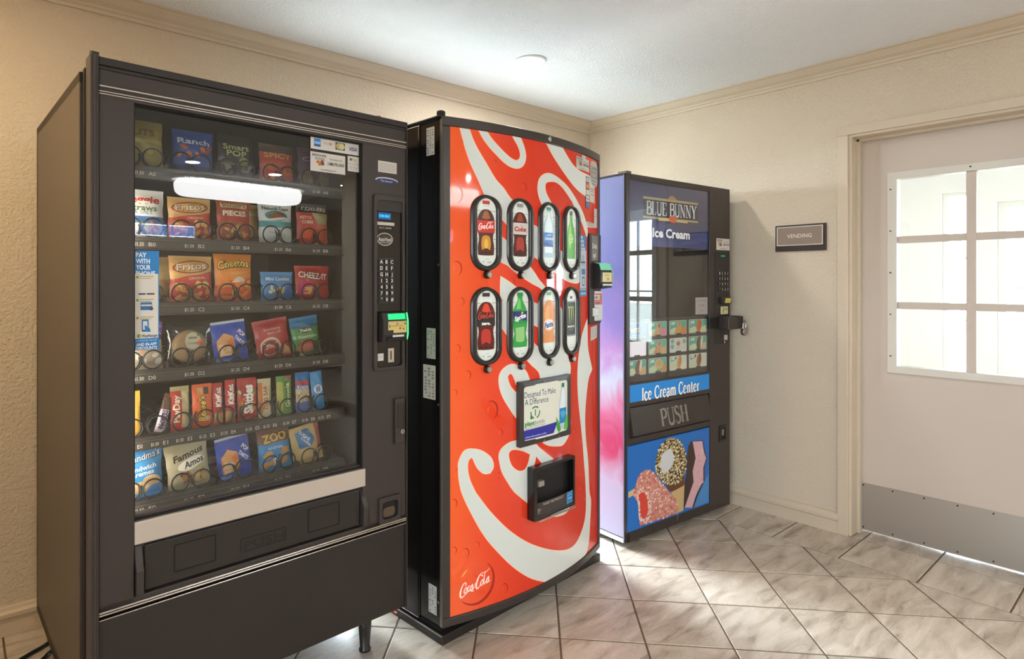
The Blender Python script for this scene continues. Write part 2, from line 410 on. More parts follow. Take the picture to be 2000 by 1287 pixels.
# back wall with the glazed opening that stands behind the machines
WX0, WX1, WZ0, WZ1 = -2.42, -.34, .10, 2.01
b = MB(); b.box(XL, WX0, 0, T, 0, H).box(WX1, .16, 0, T, 0, H).box(WX0, WX1, 0, T, WZ1, H).box(WX0, WX1, 0, T, 0, WZ0)
struct(b.build('wall_back', M_WALL))
# right wall with the doorway
DY0, DY1, DZ = -1.677, -2.632, 2.045
b = MB(); b.box(0, .16, DY0, 0, 0, H).box(0, .16, -5.05, DY1, 0, H).box(0, .16, DY1, DY0, DZ, H)
struct(b.build('wall_right', M_WALL))
struct(MB().box(-4.55, -4.4, -2.0, 0, 0, H).build('wall_added_shade', M_WALL))  # unseen partition added to keep window light off the left back wall
LY0, LY1, LZ0, LZ1 = -5.2, -2.6, .75, 2.05
b = MB(); b.box(XL-T, XL, YF-T, LY0, 0, H).box(XL-T, XL, LY1, T, 0, H).box(XL-T, XL, LY0, LY1, 0, LZ0).box(XL-T, XL, LY0, LY1, LZ1, H); struct(b.build('wall_left', M_WALL))
FX0, FX1, FZ0, FZ1 = -1.7, -.6, 1.86, 2.1
b = MB(); b.box(XL, FX0, YF-T, YF, 0, H).box(FX1, XR+T, YF-T, YF, 0, H).box(FX0, FX1, YF-T, YF, FZ1, H).box(FX0, FX1, YF-T, YF, 0, FZ0)
struct(b.build('wall_front', M_WALL))
b = MB(); b.box(.16, XR+T, -5.05, -4.9, 0, H); struct(b.build('wall_lobby', M_WALL))
b = MB(); b.box(.16, XR, -.75, -.6, 0, H); struct(b.build('wall_corridor', M_CORR))
b = MB(); b.box(.16, .175, -1.66, -.75, 0, H).box(.16, .175, -4.9, -2.65, 0, H).box(.16, .175, -2.65, -1.66, 2.06, H); struct(b.build('wall_corridor_side', M_CORR))
# corridor end wall: a glazed door and a sidelight
CY0, CY1 = -1.53, -2.72
b = MB(); b.box(XR, XR+T, -1.53, -.75, 0, H).box(XR, XR+T, -1.86, -1.76, 0, H).box(XR, XR+T, -3.0, -2.72, 0, H).box(XR, XR+T, -4.9, -4.7, 0, H).box(XR, XR+T, -4.7, -3.0, 0, .3).box(XR, XR+T, -4.7, -3.0, 2.1, H).box(XR, XR+T, -1.76, -1.53, 2.0, H).box(XR, XR+T, -2.72, -1.86, 1.9, H).box(XR, XR+T, -2.72, -1.86, 0, .62)
b.box(XR, XR+T, YF, -5.05, 0, H)
struct(b.build('wall_end', M_CORR))
b = MB(); b.box(XL-T, .16, YF-T, T, H, H+.1).box(.16, XR+T, YF-T, -.6, H, H+.1); struct(b.build('ceiling', M_CEIL))

def window(name, loc, rz, W, Hh, nx, nz, fm, fw=.045, barw=.022, pm=None):
    root = struct(bpy.data.objects.new(name, None)); COL.objects.link(root); root.location = loc; root.rotation_euler = (0, 0, rz)
    m = MB(); m.ring(rect(0, W, 0, Hh), rect(fw, W-fw, fw, Hh-fw), -.03, .03)
    m.build('window_frame', fm, root, .003)
    pw, phh = (W-2*fw)/nx, (Hh-2*fw)/nz
    for i in range(1, nx): MB().box(fw+i*pw-barw/2, fw+i*pw+barw/2, -.015, .015, fw, Hh-fw).build('muntin', fm, root)
    for j in range(1, nz): MB().box(fw, W-fw, -.012, .012, fw+j*phh-barw/2, fw+j*phh+barw/2).build('muntin', fm, root)
    for i in range(nx):
        for j in range(nz):
            MB().box(fw+i*pw+barw/2, fw+(i+1)*pw-barw/2, -.003, .003, fw+j*phh+barw/2, fw+(j+1)*phh-barw/2).build('pane', pm or M_PANE, root)
    return root
M_ALU = mat('e8e6e0', .4, name='white_window_frame')
window('window_1', (WX0, .07, WZ0), 0, WX1-WX0, WZ1-WZ0, 3, 1, M_ALU)
window('window_2', (FX0, YF-.07, FZ0), 0, FX1-FX0, FZ1-FZ0, 3, 1, M_ALU, pm=glass_mat('blue_tinted_pane', (.30, .36, .50)))
window('added_window_left', (XL-.07, LY0, LZ0), PI/2, LY1-LY0, LZ1-LZ0, 3, 2, M_ALU)  # unseen window added to raise the room's general daylight
window('window_3', (XR+.07, -1.86, .62), -PI/2, .86, 1.28, 2, 2, M_ALU)
window('window_4', (XR+.07, -1.53, 0.02), -PI/2, .23, 1.98, 1, 4, M_ALU, .03, .016)
window('added_window_end', (XR+.07, -3.0, .3), -PI/2, 1.7, 1.8, 3, 2, M_ALU)  # unseen window added to brighten the panes mirrored in the ice cream glass

# ---- crown moulding and baseboards
crown = [(0, 2.372), (.012, 2.372), (.016, 2.384), (.026, 2.388), (.030, 2.396), (.052, 2.404), (.074, 2.420), (.080, 2.426), (.094, 2.428), (.094, H), (0, H)]
def run(name, prof, f0, f1):
    return struct(MB().prism(prof, f0, f1).build(name, M_TRIM))
run('trim_1', crown, lambda d, z: (XL, -d, z), lambda d, z: (-d, -d, z))
run('trim_2', crown, lambda d, z: (-d, -d, z), lambda d, z: (-d, -5.05, z))
base = [(0, 0), (.014, 0), (.014, .062), (.022, .070), (.022, .084), (.014, .092), (.010, .103), (0, .106)]
run('baseboard_back', base, lambda d, z: (XL, -d, z), lambda d, z: (-d, -d, z))
run('baseboard_right', base, lambda d, z: (-d, -d, z), lambda d, z: (-d, -1.624, z))
# ---- door casing
cw = .05
m = MB()
for y0, y1 in ((DY0+.01+cw, DY0+.01), (DY1-.01, DY1-.01-cw)):
    m.box(-.016, 0, min(y0, y1), max(y0, y1), 0, DZ+.01)
m.box(-.016, 0, DY1-.01-cw, DY0+.01+cw, DZ+.01, DZ+.055)
m.box(-.004, .165, DY0-.003, DY0+.012, 0, DZ).box(-.004, .165, DY1-.012, DY1+.003, 0, DZ).box(-.004, .165, DY1-.012, DY0+.012, DZ-.003, DZ+.012)
m.box(.075, .112, DY0-.016, DY0, 0, DZ).box(.075, .112, DY1, DY1+.016, 0, DZ).box(.075, .112, DY1, DY0, DZ-.016, DZ)
struct(m.build('trim_3', M_TRIM, bevel=.003))

# ---- half-glazed door with kick plate
door = struct(bpy.data.objects.new('door_1', None)); COL.objects.link(door)
door.location = (.115, DY0-.004, .012); door.rotation_euler = (0, 0, -PI/2)     # local x runs along -y, local y into the corridor
DW, DH = .947, 2.028
gx0, gx1, gz0, gz1 = .165, .742, .868, 1.808
m = MB(); m.box(0, gx0-.02, 0, .044, 0, DH).box(gx1+.02, DW, 0, .044, 0, DH).box(gx0-.02, gx1+.02, 0, .044, gz1+.02, DH).box(gx0-.02, gx1+.02, 0, .044, 0, gz0-.02)
m.build('door_leaf', M_DOOR, door)
MW = mat('d9d3c8', .4, name='lite_frame_paint')
MB().ring(rect(gx0-.042, gx1+.042, gz0-.036, gz1+.036), rect(gx0, gx1, gz0, gz1), -.010, .054).build('lite_frame', MW, door, .003)
cols = [(.165, .436), (.474, .742)]
rows = [(.868, 1.156), (1.190, 1.486), (1.520, 1.808)]
MB().box(.436, .474, .004, .04, gz0, gz1).build('muntin', M_DOOR, door, .002)
for za, zb in ((1.156, 1.190), (1.486, 1.520)):
    MB().box(gx0, gx1, .006, .038, za, zb).build('muntin', M_DOOR, door, .002)
for a, c in cols:
    for d_, e in rows: MB().box(a, c, .019, .025, d_, e).build('pane', M_PANE, door)
M_STEEL = mat('b9b4ad', .38, .85, name='brushed_steel', bump=(300, .05, .001))
MB().box(.006, DW-.01, -.0018, 0, .004, .246).build('kick_plate', M_STEEL, door)
M_SCREW = mat('3a332c', .5, .6, name='dark_screw')
scr = MB().lathe([(.0038, -.0035), (.0038, 0)], axis='y', n=8).mesh('screw', M_SCREW)
for i in range(8):
    for z in (.016, .234): obj('screw', scr, door, loc=(.016+i*.13, -.0014, z))
for i in range(5):
    for x in (gx0-.026, gx1+.026): obj('screw', scr, door, loc=(x, -.0095, gz0+.05+i*.21))
obj('screw', scr, door, loc=(.455, -.0095, gz1+.02))
MB().lathe([(.030, 0), (.032, -.008), (.018, -.014), (.014, -.05), (.028, -.06), (.028, -.075), (.02, -.085)], (DW-.07, 0, .96), 'y', 20).build('door_knob', M_STEEL, door, smooth=True)

# ---- floor: each tile near the machines its own piece over a grout bed
def tile_mat():
    m = bpy.data.materials.new('travertine_tile'); m.use_nodes = True
    nt = m.node_tree; b = nt.nodes['Principled BSDF']
    g = nt.nodes.new('ShaderNodeNewGeometry'); oi = nt.nodes.new('ShaderNodeObjectInfo')
    add = nt.nodes.new('ShaderNodeVectorMath'); add.operation = 'MULTIPLY_ADD'
    cmb = nt.nodes.new('ShaderNodeCombineXYZ')
    for k in range(3): nt.links.new(oi.outputs['Random'], cmb.inputs[k])
    add.inputs[1].default_value = (17, 29, 11)
    nt.links.new(cmb.outputs[0], add.inputs[0]); 
    mp = nt.nodes.new('ShaderNodeMapping'); mp.inputs['Scale'].default_value = (2.2, 9, 4); mp.inputs['Rotation'].default_value = (0, 0, .8)
    nt.links.new(g.outputs['Position'], mp.inputs['Vector']); nt.links.new(mp.outputs[0], add.inputs[2])
    n = nt.nodes.new('ShaderNodeTexNoise'); n.inputs['Scale'].default_value = 2.2; n.inputs['Detail'].default_value = 8; n.inputs['Roughness'].default_value = .62; n.inputs['Distortion'].default_value = .6
    nt.links.new(add.outputs[0], n.inputs['Vector'])
    r = nt.nodes.new('ShaderNodeValToRGB')
    e = r.color_ramp.elements
    e[0].position = .30; e[0].color = lin('8f8172'); e[1].position = .66; e[1].color = lin('d8cdc0')
    x = e.new(.43); x.color = lin('b9ac9c'); x = e.new(.54); x.color = lin('cabeaf')
    nt.links.new(n.outputs['Fac'], r.inputs['Fac'])
    hs = nt.nodes.new('ShaderNodeHueSaturation'); mr = nt.nodes.new('ShaderNodeMapRange')
    mr.inputs['To Min'].default_value = .92; mr.inputs['To Max'].default_value = 1.06
    nt.links.new(oi.outputs['Random'], mr.inputs['Value']); nt.links.new(mr.outputs[0], hs.inputs['Value'])
    nt.links.new(r.outputs['Color'], hs.inputs['Color']); nt.links.new(hs.outputs[0], b.inputs['Base Color'])
    rr = nt.nodes.new('ShaderNodeMapRange'); rr.inputs['To Min'].default_value = .34; rr.inputs['To Max'].default_value = .22
    nt.links.new(n.outputs['Fac'], rr.inputs['Value']); nt.links.new(rr.outputs[0], b.inputs['Roughness'])
    bp = nt.nodes.new('ShaderNodeBump'); bp.inputs['Strength'].default_value = .12; bp.inputs['Distance'].default_value = .002
    nt.links.new(n.outputs['Fac'], bp.inputs['Height']); nt.links.new(bp.outputs['Normal'], b.inputs['Normal'])
    return m
M_TILE = tile_mat()
M_GROUT = mat('6d5a4b', .9, name='brown_grout', vary=.15, vscale=9)
b = MB(); b.box(XL, XR, YF, -.6, -.08, -.0025).box(XL, .16, -.6, T, -.08, -.0025); floor = struct(b.build('floor', M_GROUT))
def clip(poly, n, d):            # keep n.p <= d
    out = []
    for i, p in enumerate(poly):
        q = poly[(i+1) % len(poly)]
        a = n[0]*p[0]+n[1]*p[1]-d; c = n[0]*q[0]+n[1]*q[1]-d
        if a <= 0: out.append(p)
        if a*c < 0:
            t = a/(a-c); out.append((p[0]+t*(q[0]-p[0]), p[1]+t*(q[1]-p[1])))
    return out
def parea(p): return abs(sum(p[i][0]*p[(i+1) % len(p)][1]-p[(i+1) % len(p)][0]*p[i][1] for i in range(len(p))))/2
def inset(poly, c, g):
    out = []; n = len(poly)
    return [(p[0]+(c[0]-p[0])*g, p[1]+(c[1]-p[1])*g) for p in poly]
def tile_mesh(poly, o):
    cx = sum(p[0] for p in poly)/len(poly); cy = sum(p[1] for p in poly)/len(poly)
    up = [(p[0]+(cx-p[0])*.012, p[1]+(cy-p[1])*.012) for p in poly]
    n = len(poly); m = MB()
    m.add([(p[0]-o[0], p[1]-o[1], -.009) for p in poly]+[(p[0]-o[0], p[1]-o[1], -.0012) for p in poly]+[(p[0]-o[0], p[1]-o[1], 0) for p in up],
          [(i, (i+1) % n, n+(i+1) % n, n+i) for i in range(n)]+[(n+i, n+(i+1) % n, 2*n+(i+1) % n, 2*n+i) for i in range(n)]+[tuple(range(2*n, 3*n))])
    return m
Dg, ta, bx, by0 = .4326, -.0189, -.312, -1.3483
ca, sa = math.cos(ta), math.sin(ta)
gr = .0035                                   # half joint
rest = MB(); full = None; ntile = 0
nR = (ca, sa); dR = nR[0]*bx+nR[1]*by0       # border line beside the right wall
dB = -.30                                    # border line beside the back wall
for i in range(-40, 8):
    for j in range(-44, 16):
        if (i+j) % 2: continue
        cu_, cv_ = i*Dg/2, j*Dg/2
        h = Dg/2-gr*1.41
        loc = [(cu_+h, cv_), (cu_, cv_+h), (cu_-h, cv_), (cu_, cv_-h)]
        P = [(bx+a*ca-b_*sa, by0+a*sa+b_*ca) for a, b_ in loc]
        c0 = (bx+cu_*ca-cv_*sa, by0+cu_*sa+cv_*ca)
        if c0[0] < XL-.3 or c0[1] < YF-.3 or c0[1] > .3: continue
        wl = dR-gr if c0[1] > -5.2 else XR
        Q = clip(P, nR, wl); Q = clip(Q, (0, 1), dB-gr) if Q else Q
        Q = clip(Q, (0, -1), -YF) if Q else Q; Q = clip(Q, (-1, 0), -XL) if Q else Q
        if len(Q) < 3 or parea(Q) < 2e-4: continue
        near = c0[0] > -4.35 and c0[1] > -3.55
        if near:
            whole = len(Q) == 4 and abs(parea(Q)-2*h*h) < 1e-6
            if whole:
                if full is None: full = tile_mesh([(p[0]-c0[0], p[1]-c0[1]) for p in P], (0, 0)).mesh('floor_tile', M_TILE)
                obj('floor_tile', full, floor, loc=(c0[0], c0[1], 0))
            else:
                tile_mesh(Q, c0).build('floor_tile', M_TILE, floor, loc=(c0[0], c0[1], 0))
            ntile += 1
        else:
            mm_ = tile_mesh(Q, (0, 0)); rest.add(mm_.v, mm_.f)
o = rest.build('far_floor_tiles', M_TILE, floor); o['kind'] = 'stuff'
# border rows
step = .307
def btile(poly):
    c0 = (sum(p[0] for p in poly)/len(poly), sum(p[1] for p in poly)/len(poly))
    tile_mesh(poly, c0).build('border_tile', M_TILE, floor, loc=(c0[0], c0[1], 0))
yb = [-1.112+step*k for k in range(3, -10, -1)]
for k in range(len(yb)-1):
    ya, yc = yb[k], yb[k+1]
    if yc < -4.1: break
    xl = lambda y: bx+(by0-y)*sa/ca*-1
    xa = lambda y: (dR-nR[1]*y)/nR[0]
    if ya > -.02: ya = -.02
    btile([(xa(ya)+gr, ya-gr), (xa(yc)+gr, yc+gr), (-.004, yc+gr), (-.004, ya-gr)])
    if yc < DY0 and ya > DY1-.2: btile([(.003, min(ya, DY0)-gr), (.003, max(yc, DY1)+gr), (.30, max(yc, DY1)+gr), (.30, min(ya, DY0)-gr)])
xs = [-.32-step*k for k in range(0, 14)]
for k in range(len(xs)-1):
    btile([(xs[k]-gr, dB+gr), (xs[k]-gr, -.003), (xs[k+1]+gr, -.003), (xs[k+1]+gr, dB+gr)])
b = MB(); b.box(.30, XR, -4.9, -.75, -.002, .001); o = struct(b.build('floor_corridor', mat('d8cbb8', .35, name='corridor_floor', vary=.05)))

# ================================================================ LIGHT FITTINGS
M_LENS = mat('fff7ec', .5, emit=9.0, name='lit_lens')
M_RING = mat('f1f1ef', .4, name='white_fitting')
def downlight(x, y, watts, label, col=(1, .97, .93)):
    t = thing('downlight', label, 'ceiling light', (x, y, H), 0, 'recessed downlights')
    MB().lathe([(.079, -.001), (.080, -.004), (.076, -.008), (.066, -.010), (.064, -.004), (.064, 0)], n=32).build('trim_ring', M_RING, t, smooth=True)
    MB().lathe([(.064, -.0045), (.063, -.0062), (.03, -.0075)], n=32).build('lens', M_LENS, t)
    area('downlight_lamp', (0, 0, -.012), (0, 0, 0), .12, watts, col, parent=t)
downlight(-1.267, -.634, 16, 'round recessed white downlight glowing in the ceiling above the red machine')
for q, (x, y) in enumerate(((-1.57, -5.11), (-.71, -5.2), (.22, -5.31))):
    downlight(x, y, 14, ['lobby downlight mirrored at the left of the snack glass', 'lobby downlight mirrored in the middle of the snack glass', 'lobby downlight mirrored at the right of the snack glass'][q])
downlight(-3.85, -.95, 18, 'warm recessed downlight in the ceiling left of the snack machine', (1, .74, .42))
downlight(-3.4, -3.9, 12, 'recessed downlight in the ceiling behind the viewpoint')
t = thing('ceiling_lamp', 'long white rounded ceiling lamp mirrored in the snack machine glass', 'ceiling light', (-.72, -6.0, H))
def stad(L_, W_, n=10): return [( (L_/2-W_/2)*(1 if k <= n else -1)+W_/2*math.cos(-PI/2+PI*k/n if k <= n else PI/2+PI*(k-n-1)/n), W_/2*math.sin(-PI/2+PI*k/n if k <= n else PI/2+PI*(k-n-1)/n)) for k in range(2*n+2)]
MB().prism(stad(1.5, .5), lambda a, c: (a, c, -.035), lambda a, c: (a, c, 0)).build('canopy', M_RING, t)
MB().prism(stad(1.46, .46), lambda a, c: (a*.97, c*.9, -.20), lambda a, c: (a, c, -.036)).build('diffuser', mat('ffffff', .5, emit=13.0, name='lit_diffuser'), t, .06, seg=4)

# ---- VENDING sign on the right wall
t = thing('wall_sign', 'small dark brown sign reading VENDING on the tan wall beside the door', 'sign', (-.001, -1.305, 1.472), -PI/2)
MB().box(0, .259, -.010, 0, 0, .143).build('backing', mat('33241f', .4, name='dark_bronze'), t, .0015)
MB().box(.010, .245, -.0135, -.0101, .030, .134).build('panel', mat('8f7d6e', .45, name='taupe_panel'), t)
p = Print(); 
p.poly(rect(.010, .245, .030, .134), 'd9d0c4', [rect(.0145, .2405, .0345, .1295)])
p.text('VENDING', .1275, .082, .021, 'efe8dd', width=.125)
p.build('lettering', t, flat(-.0135), rough=.5)

# ================================================================ SNACK MACHINE
M_BLK = mat('3b3431', .42, name='charcoal_powder_coat', bump=(400, .06, .0005))
M_BLK2 = mat('2a2523', .45, name='black_plastic', bump=(350, .05, .0005))
M_SIDE = mat('4a3f35', .38, name='brown_black_panel')
M_GLOSS = mat('14110f', .15, name='gloss_black')
M_DARK = mat('0c0b0b', .6, name='black_void')
M_CHR = mat('c9c4be', .22, .95, name='bright_chrome')
M_SILV = mat('cfc4b8', .42, .35, name='satin_silver')
M_LINER = mat('55504c', .6, name='grey_liner')
M_TRAY = mat('3a3633', .45, name='tray_black')
M_WIRE = mat('120f0e', .35, name='black_coil_wire')
M_GLASS = glass_mat('machine_glass', (.93, .94, .93), 1.5, 0.0, 1.15)
SW = .954
sn = thing('snack_vending_machine', 'black snack vending machine with glass front full of chips and candy', 'vending machine', (-3.246, -1.037, 0), .031)
# cabinet shell (hollow)
m = MB(); cx0 = -.030; cb = .86
m.box(cx0, cx0+.03, .075, cb, .14, 1.845).box(SW-.03, SW, .075, cb, .14, 1.845).box(cx0, SW, cb-.03, cb, .14, 1.845).box(cx0, SW, .075, cb, 1.815, 1.845).box(cx0, SW, .075, cb, .14, .18)
m.build('cabinet', M_SIDE, sn, .002)
m = MB(); m.box(.0, .012, .07, cb-.04, .2, 1.81).box(SW-.15, SW-.14, .07, cb-.04, .2, 1.81).box(0, SW-.15, cb-.05, cb-.04, .2, 1.81).box(0, SW-.15, .07, cb-.04, 1.79, 1.81).box(0, SW-.15, .07, cb-.04, .50, .52)
m.build('liner', M_LINER, sn)
g = MB(); g.ring(rect(-.022, SW-.006, .15, 1.85), rect(.03, SW-.03, .2, 1.80), .052, .076); g.build('gasket', M_DARK, sn)
# door
d = MB()
d.box(.0, .081, 0, .05, .45, 1.77)                      # left stile
d.box(.776, SW, 0, .05, .45, 1.77)                      # right stile
d.box(0, SW, 0, .05, 1.768, 1.865)                      # header
d.box(0, SW, 0, .05, .45, .478)                         # sill
d.box(.081, .776, .012, .05, .598, .684)                # rail behind the silver strip
d.box(.081, .106, .012, .05, .478, .60).box(.768, .776, .012, .05, .478, .60)
door_s = d.build('door_frame', M_BLK, sn, .002)
d = MB(); d.box(-.020, -.001, -.008, .05, .145, 1.872).box(-.013, -.006, -.011, -.007, .15, 1.868)
d.build('hinge_post', M_BLK, sn, .003)
d = MB(); d.box(-.001, SW+.003, -.008, .05, 1.848, 1.868).box(-.001, SW, -.004, .0, 1.838, 1.848)
d.build('top_rail', M_BLK2, sn, .002)
MB().box(SW+.0005, SW+.0045, -.006, .05, .145, 1.866).build('edge_trim', M_BLK, sn, .001)
MB().box(0, SW, .004, .05, .145, .4395).build('kick_panel', M_BLK2, sn, .002)
for z, h in ((1.796, .0045), (1.7825, .0035), (1.7765, .0035), (.4625, .005), (.456, .004), (.4445, .003)):
    MB().box(0, SW, -.005, .0, z-h/2, z+h/2).build('chrome_strip', M_CHR, sn, .001)
MB().box(.081, .785, -.004, .012, .613, .672).build('silver_strip', M_SILV, sn, .002)
MB().box(.081, .776, .020, .025, .676, 1.769).build('glass_pane', M_GLASS, sn)
MB().ring(rect(.078, .779, .672, 1.772), rect(.0845, .7725, .679, 1.765), .008, .03).build('glass_seal', M_DARK, sn)
# delivery flap
fl = MB().box(.1065, .767, .004, .016, .4835, .604).build('delivery_flap', M_BLK2, sn, .003)
for a, c in ((.180, .292), (.577, .689)):
    MB().ring(rrect(a, c, .508, .583, .002, 2), rrect(a+.0022, c-.0022, .5102, .5808, .002, 2), .0025, .005).build('raised_outline', M_DARK, fl)
MB().ring(rrect(.364, .506, .507, .547, .002, 2), rrect(.3665, .5035, .5095, .5445, .002, 2), .002, .005).build('raised_outline', M_BLK2, fl)
p = Print(); p.text('PUSH', .435, .527, .025, '171312', width=.125, bold=.012); p.build('lettering', fl, flat(.004), rough=.5)
for u0, s_ in ((.083, 1), (.772, 1)):
    m = MB(); m.prism([(.012, .604), (-.006, .560), (-.014, .545), (-.012, .480), (.012, .478)], lambda a, c: (u0, a, c), lambda a, c: (u0+.019, a, c))
    m.build('flap_bracket', M_BLK, sn, .002)
# control column
cp = MB(); po = rrect(.816, .944, .996, 1.602, .012); pi_ = rrect(.829, .934, 1.008, 1.582, .010)
cp.ring(po, pi_, -.010, .002); ctrl = cp.build('control_panel', M_BLK, sn, .002)
MB().plate(rrect(.828, .935, 1.007, 1.583, .010), -.0015, -.0002).build('inset', M_GLOSS, ctrl)
MB().prism(rrect(.828, .935, 1.545, 1.583, .010), lambda a, c: (a, -.0012, c), lambda a, c: (a, -.007, c)).build('visor', M_BLK2, ctrl)
dp = MB().plate(rect(.834, .888, 1.517, 1.541), -.004, -.001).build('display', mat('071a2a', .2, name='display_glass'), sn)
p = Print(); p.rect(.8345, .8875, 1.5175, 1.5405, '0a3a66'); p.text('COIN ONLY', .861, 1.529, .009, '35c4ff', width=.044, bold=.01); p.build('readout', dp, flat(-.004), emit=1.6)
MB().plate(rect(.832, .902, 1.497, 1.508), -.0045, -.001).build('nameplate_bar', M_SILV, sn)
p = Print(); p.text('EXACT CHANGE', .866, 1.4885, .006, 'd8d4cc', width=.05); p.build('caption', ctrl, flat(-.0015))
p = Print(); p.ell(.864, 1.449, .034, .0225, 'b9b4ab'); p.ell(.864, 1.449, .031, .0195, '332e2a'); p.text('AutoVend', .864, 1.449, .014, 'e4ded2', width=.054, bold=.012); p.line([(.84, 1.4375), (.888, 1.4375)], .0012, 'e4ded2')
p.build('oval_badge', sn, flat(-.0015), rough=.3)
kp = MB().plate(rrect(.834, .901, 1.228, 1.384, .004), -.004, -.001).build('keypad', M_BLK2, sn)
kc = ['ABC', 'DEF', 'GHJ', '123', '456', '789', '*0#']
km = MB().box(-.0085, .0085, -.003, 0, -.0078, .0078).mesh('key', mat('24201e', .4, name='key_black'))
p = Print()
for r_ in range(7):
    for c in range(3):
        x, z = .846+.0215*c, 1.371-.0216*r_
        obj('key', km, kp, loc=(x, -.004, z))
        p.text(kc[r_][c], x, z, .0125, 'e6dfd2', bold=.022)
p.build('key_legends', kp, flat(-.007))
# bill validator
bv = MB(); bv.prism([(0, 1.094), (-.030, 1.098), (-.036, 1.120), (-.036, 1.165), (-.028, 1.196), (0, 1.200)], lambda a, c: (.836, a, c), lambda a, c: (.939, a, c))
bill = bv.build('bill_validator', M_BLK2, sn, .003)
MB().prism([(-.002, 1.098), (-.032, 1.100), (-.0375, 1.120), (-.0375, 1.165), (-.030, 1.194), (-.002, 1.198)], lambda a, c: (.9345, a, c), lambda a, c: (.9395, a, c)).build('green_light', mat('3cff78', .3, emit=1.7, name='green_led'), bill)
p = Print(); p.rect(.856, .928, 1.172, 1.192, '19d77a'); p.build('lit_window', bill, lambda a, c, h: (a, -.0345+(c-1.172)*.25-h, c), emit=.9)
p = Print(); p.poly([(.854, 1.166), (.931, 1.166), (.931, 1.126), (.876, 1.126), (.876, 1.136), (.854, 1.136)], 'd9c27a')
p.text('$1', .892, 1.158, .008, '6b4a2a', bold=.02); p.text('INSERT BILL', .892, 1.150, .005, '8a3a2a', width=.05); p.ell(.904, 1.141, .004, .004, 'b9472e'); p.ell(.918, 1.139, .003, .004, '4b8a3c'); p.ell(.86, 1.15, .003, .006, '7a7440'); p.ell(.925, 1.157, .003, .005, '7a7440')
p.rect(.872, .92, 1.112, 1.119, 'dcd8d0')
p.build('bill_sticker', bill, flat(-.0362))
MB().box(.852, .932, -.0385, -.034, 1.1005, 1.1095).build('bill_slot', M_DARK, bill)
p = Print(); p.rect(.8345, .8585, 1.030, 1.055, 'd9d5cf'); p.text('PUSH', .8465, 1.0425, .006, 'a09a92', width=.017); p.build('square_button', sn, flat(-.0015))
cs = MB().plate(rect(.876, .902, 1.021, 1.071), -.004, -.001).build('coin_slot', M_CHR, sn, .001)
MB().box(.8865, .8905, -.0046, -.004, 1.031, 1.061).build('slot', M_DARK, cs)
# handle, coin return
hd = MB().plate(rrect(.902, .943, .735, .892, .004), -.012, 0).build('door_handle', M_BLK, sn, .003)
MB().plate(rrect(.909, .937, .79, .875, .003), -.0145, -.0118).build('grip', M_BLK2, hd, .002)
MB().lathe([(.0085, -.012), (.0085, -.018), (.007, -.019)], (.929, 0, .776), 'y', 18).build('lock_cylinder', M_CHR, hd)
MB().box(.9275, .9305, -.0196, -.0185, .771, .781).build('keyhole', M_DARK, hd)
cr_ = MB(); cr_.ring(rrect(.838, .928, .467, .557, .006), rrect(.851, .916, .481, .540, .012), -.009, .001); crt = cr_.build('coin_return', M_BLK, sn, .002)
MB().plate(rrect(.850, .917, .480, .541, .012), -.0008, -.0001).build('cup', M_DARK, crt)
MB().prism(rrect(.855, .905, .487, .520, .012), lambda a, c: (a, -.001, c), lambda a, c: (a, -.004, c)).build('flap', mat('5a4a39', .3, name='brown_flap'), crt)
# top hardware
m = MB(); m.tube([(-.010, .0, 1.872), (-.010, .03, 1.885), (-.006, .05, 1.888), (.03, .06, 1.876), (.06, .07, 1.870)], .006, 8).box(-.016, .0, -.004, .05, 1.868, 1.879)
m.build('top_hinge', mat('4a4744', .3, .8, name='dark_metal'), sn, smooth=False)
m = MB(); m.lathe([(.022, 1.865), (.022, 1.872), (.016, 1.874)], (.885, .06, 0), 'z', 16); m.tube([(.868, .06, 1.872), (.870, .06, 1.887), (.884, .06, 1.890), (.894, .06, 1.880)], .0035, 6); m.box(.85, .93, .03, .09, 1.864, 1.868)
m.build('latch', mat('77736d', .3, .8, name='latch_metal'), sn)
# legs
lg = MB().lathe([(.024, .14), (.0225, .08), (.017, .012), (.021, .008), (.021, 0)], n=20).mesh('leg', mat('2b2725', .35, name='leg_black'), True)
for x, y in ((.06, .10), (.838, .085), (.06, .76), (.86, .76)): obj('leg', lg, sn, loc=(x, y, 0))
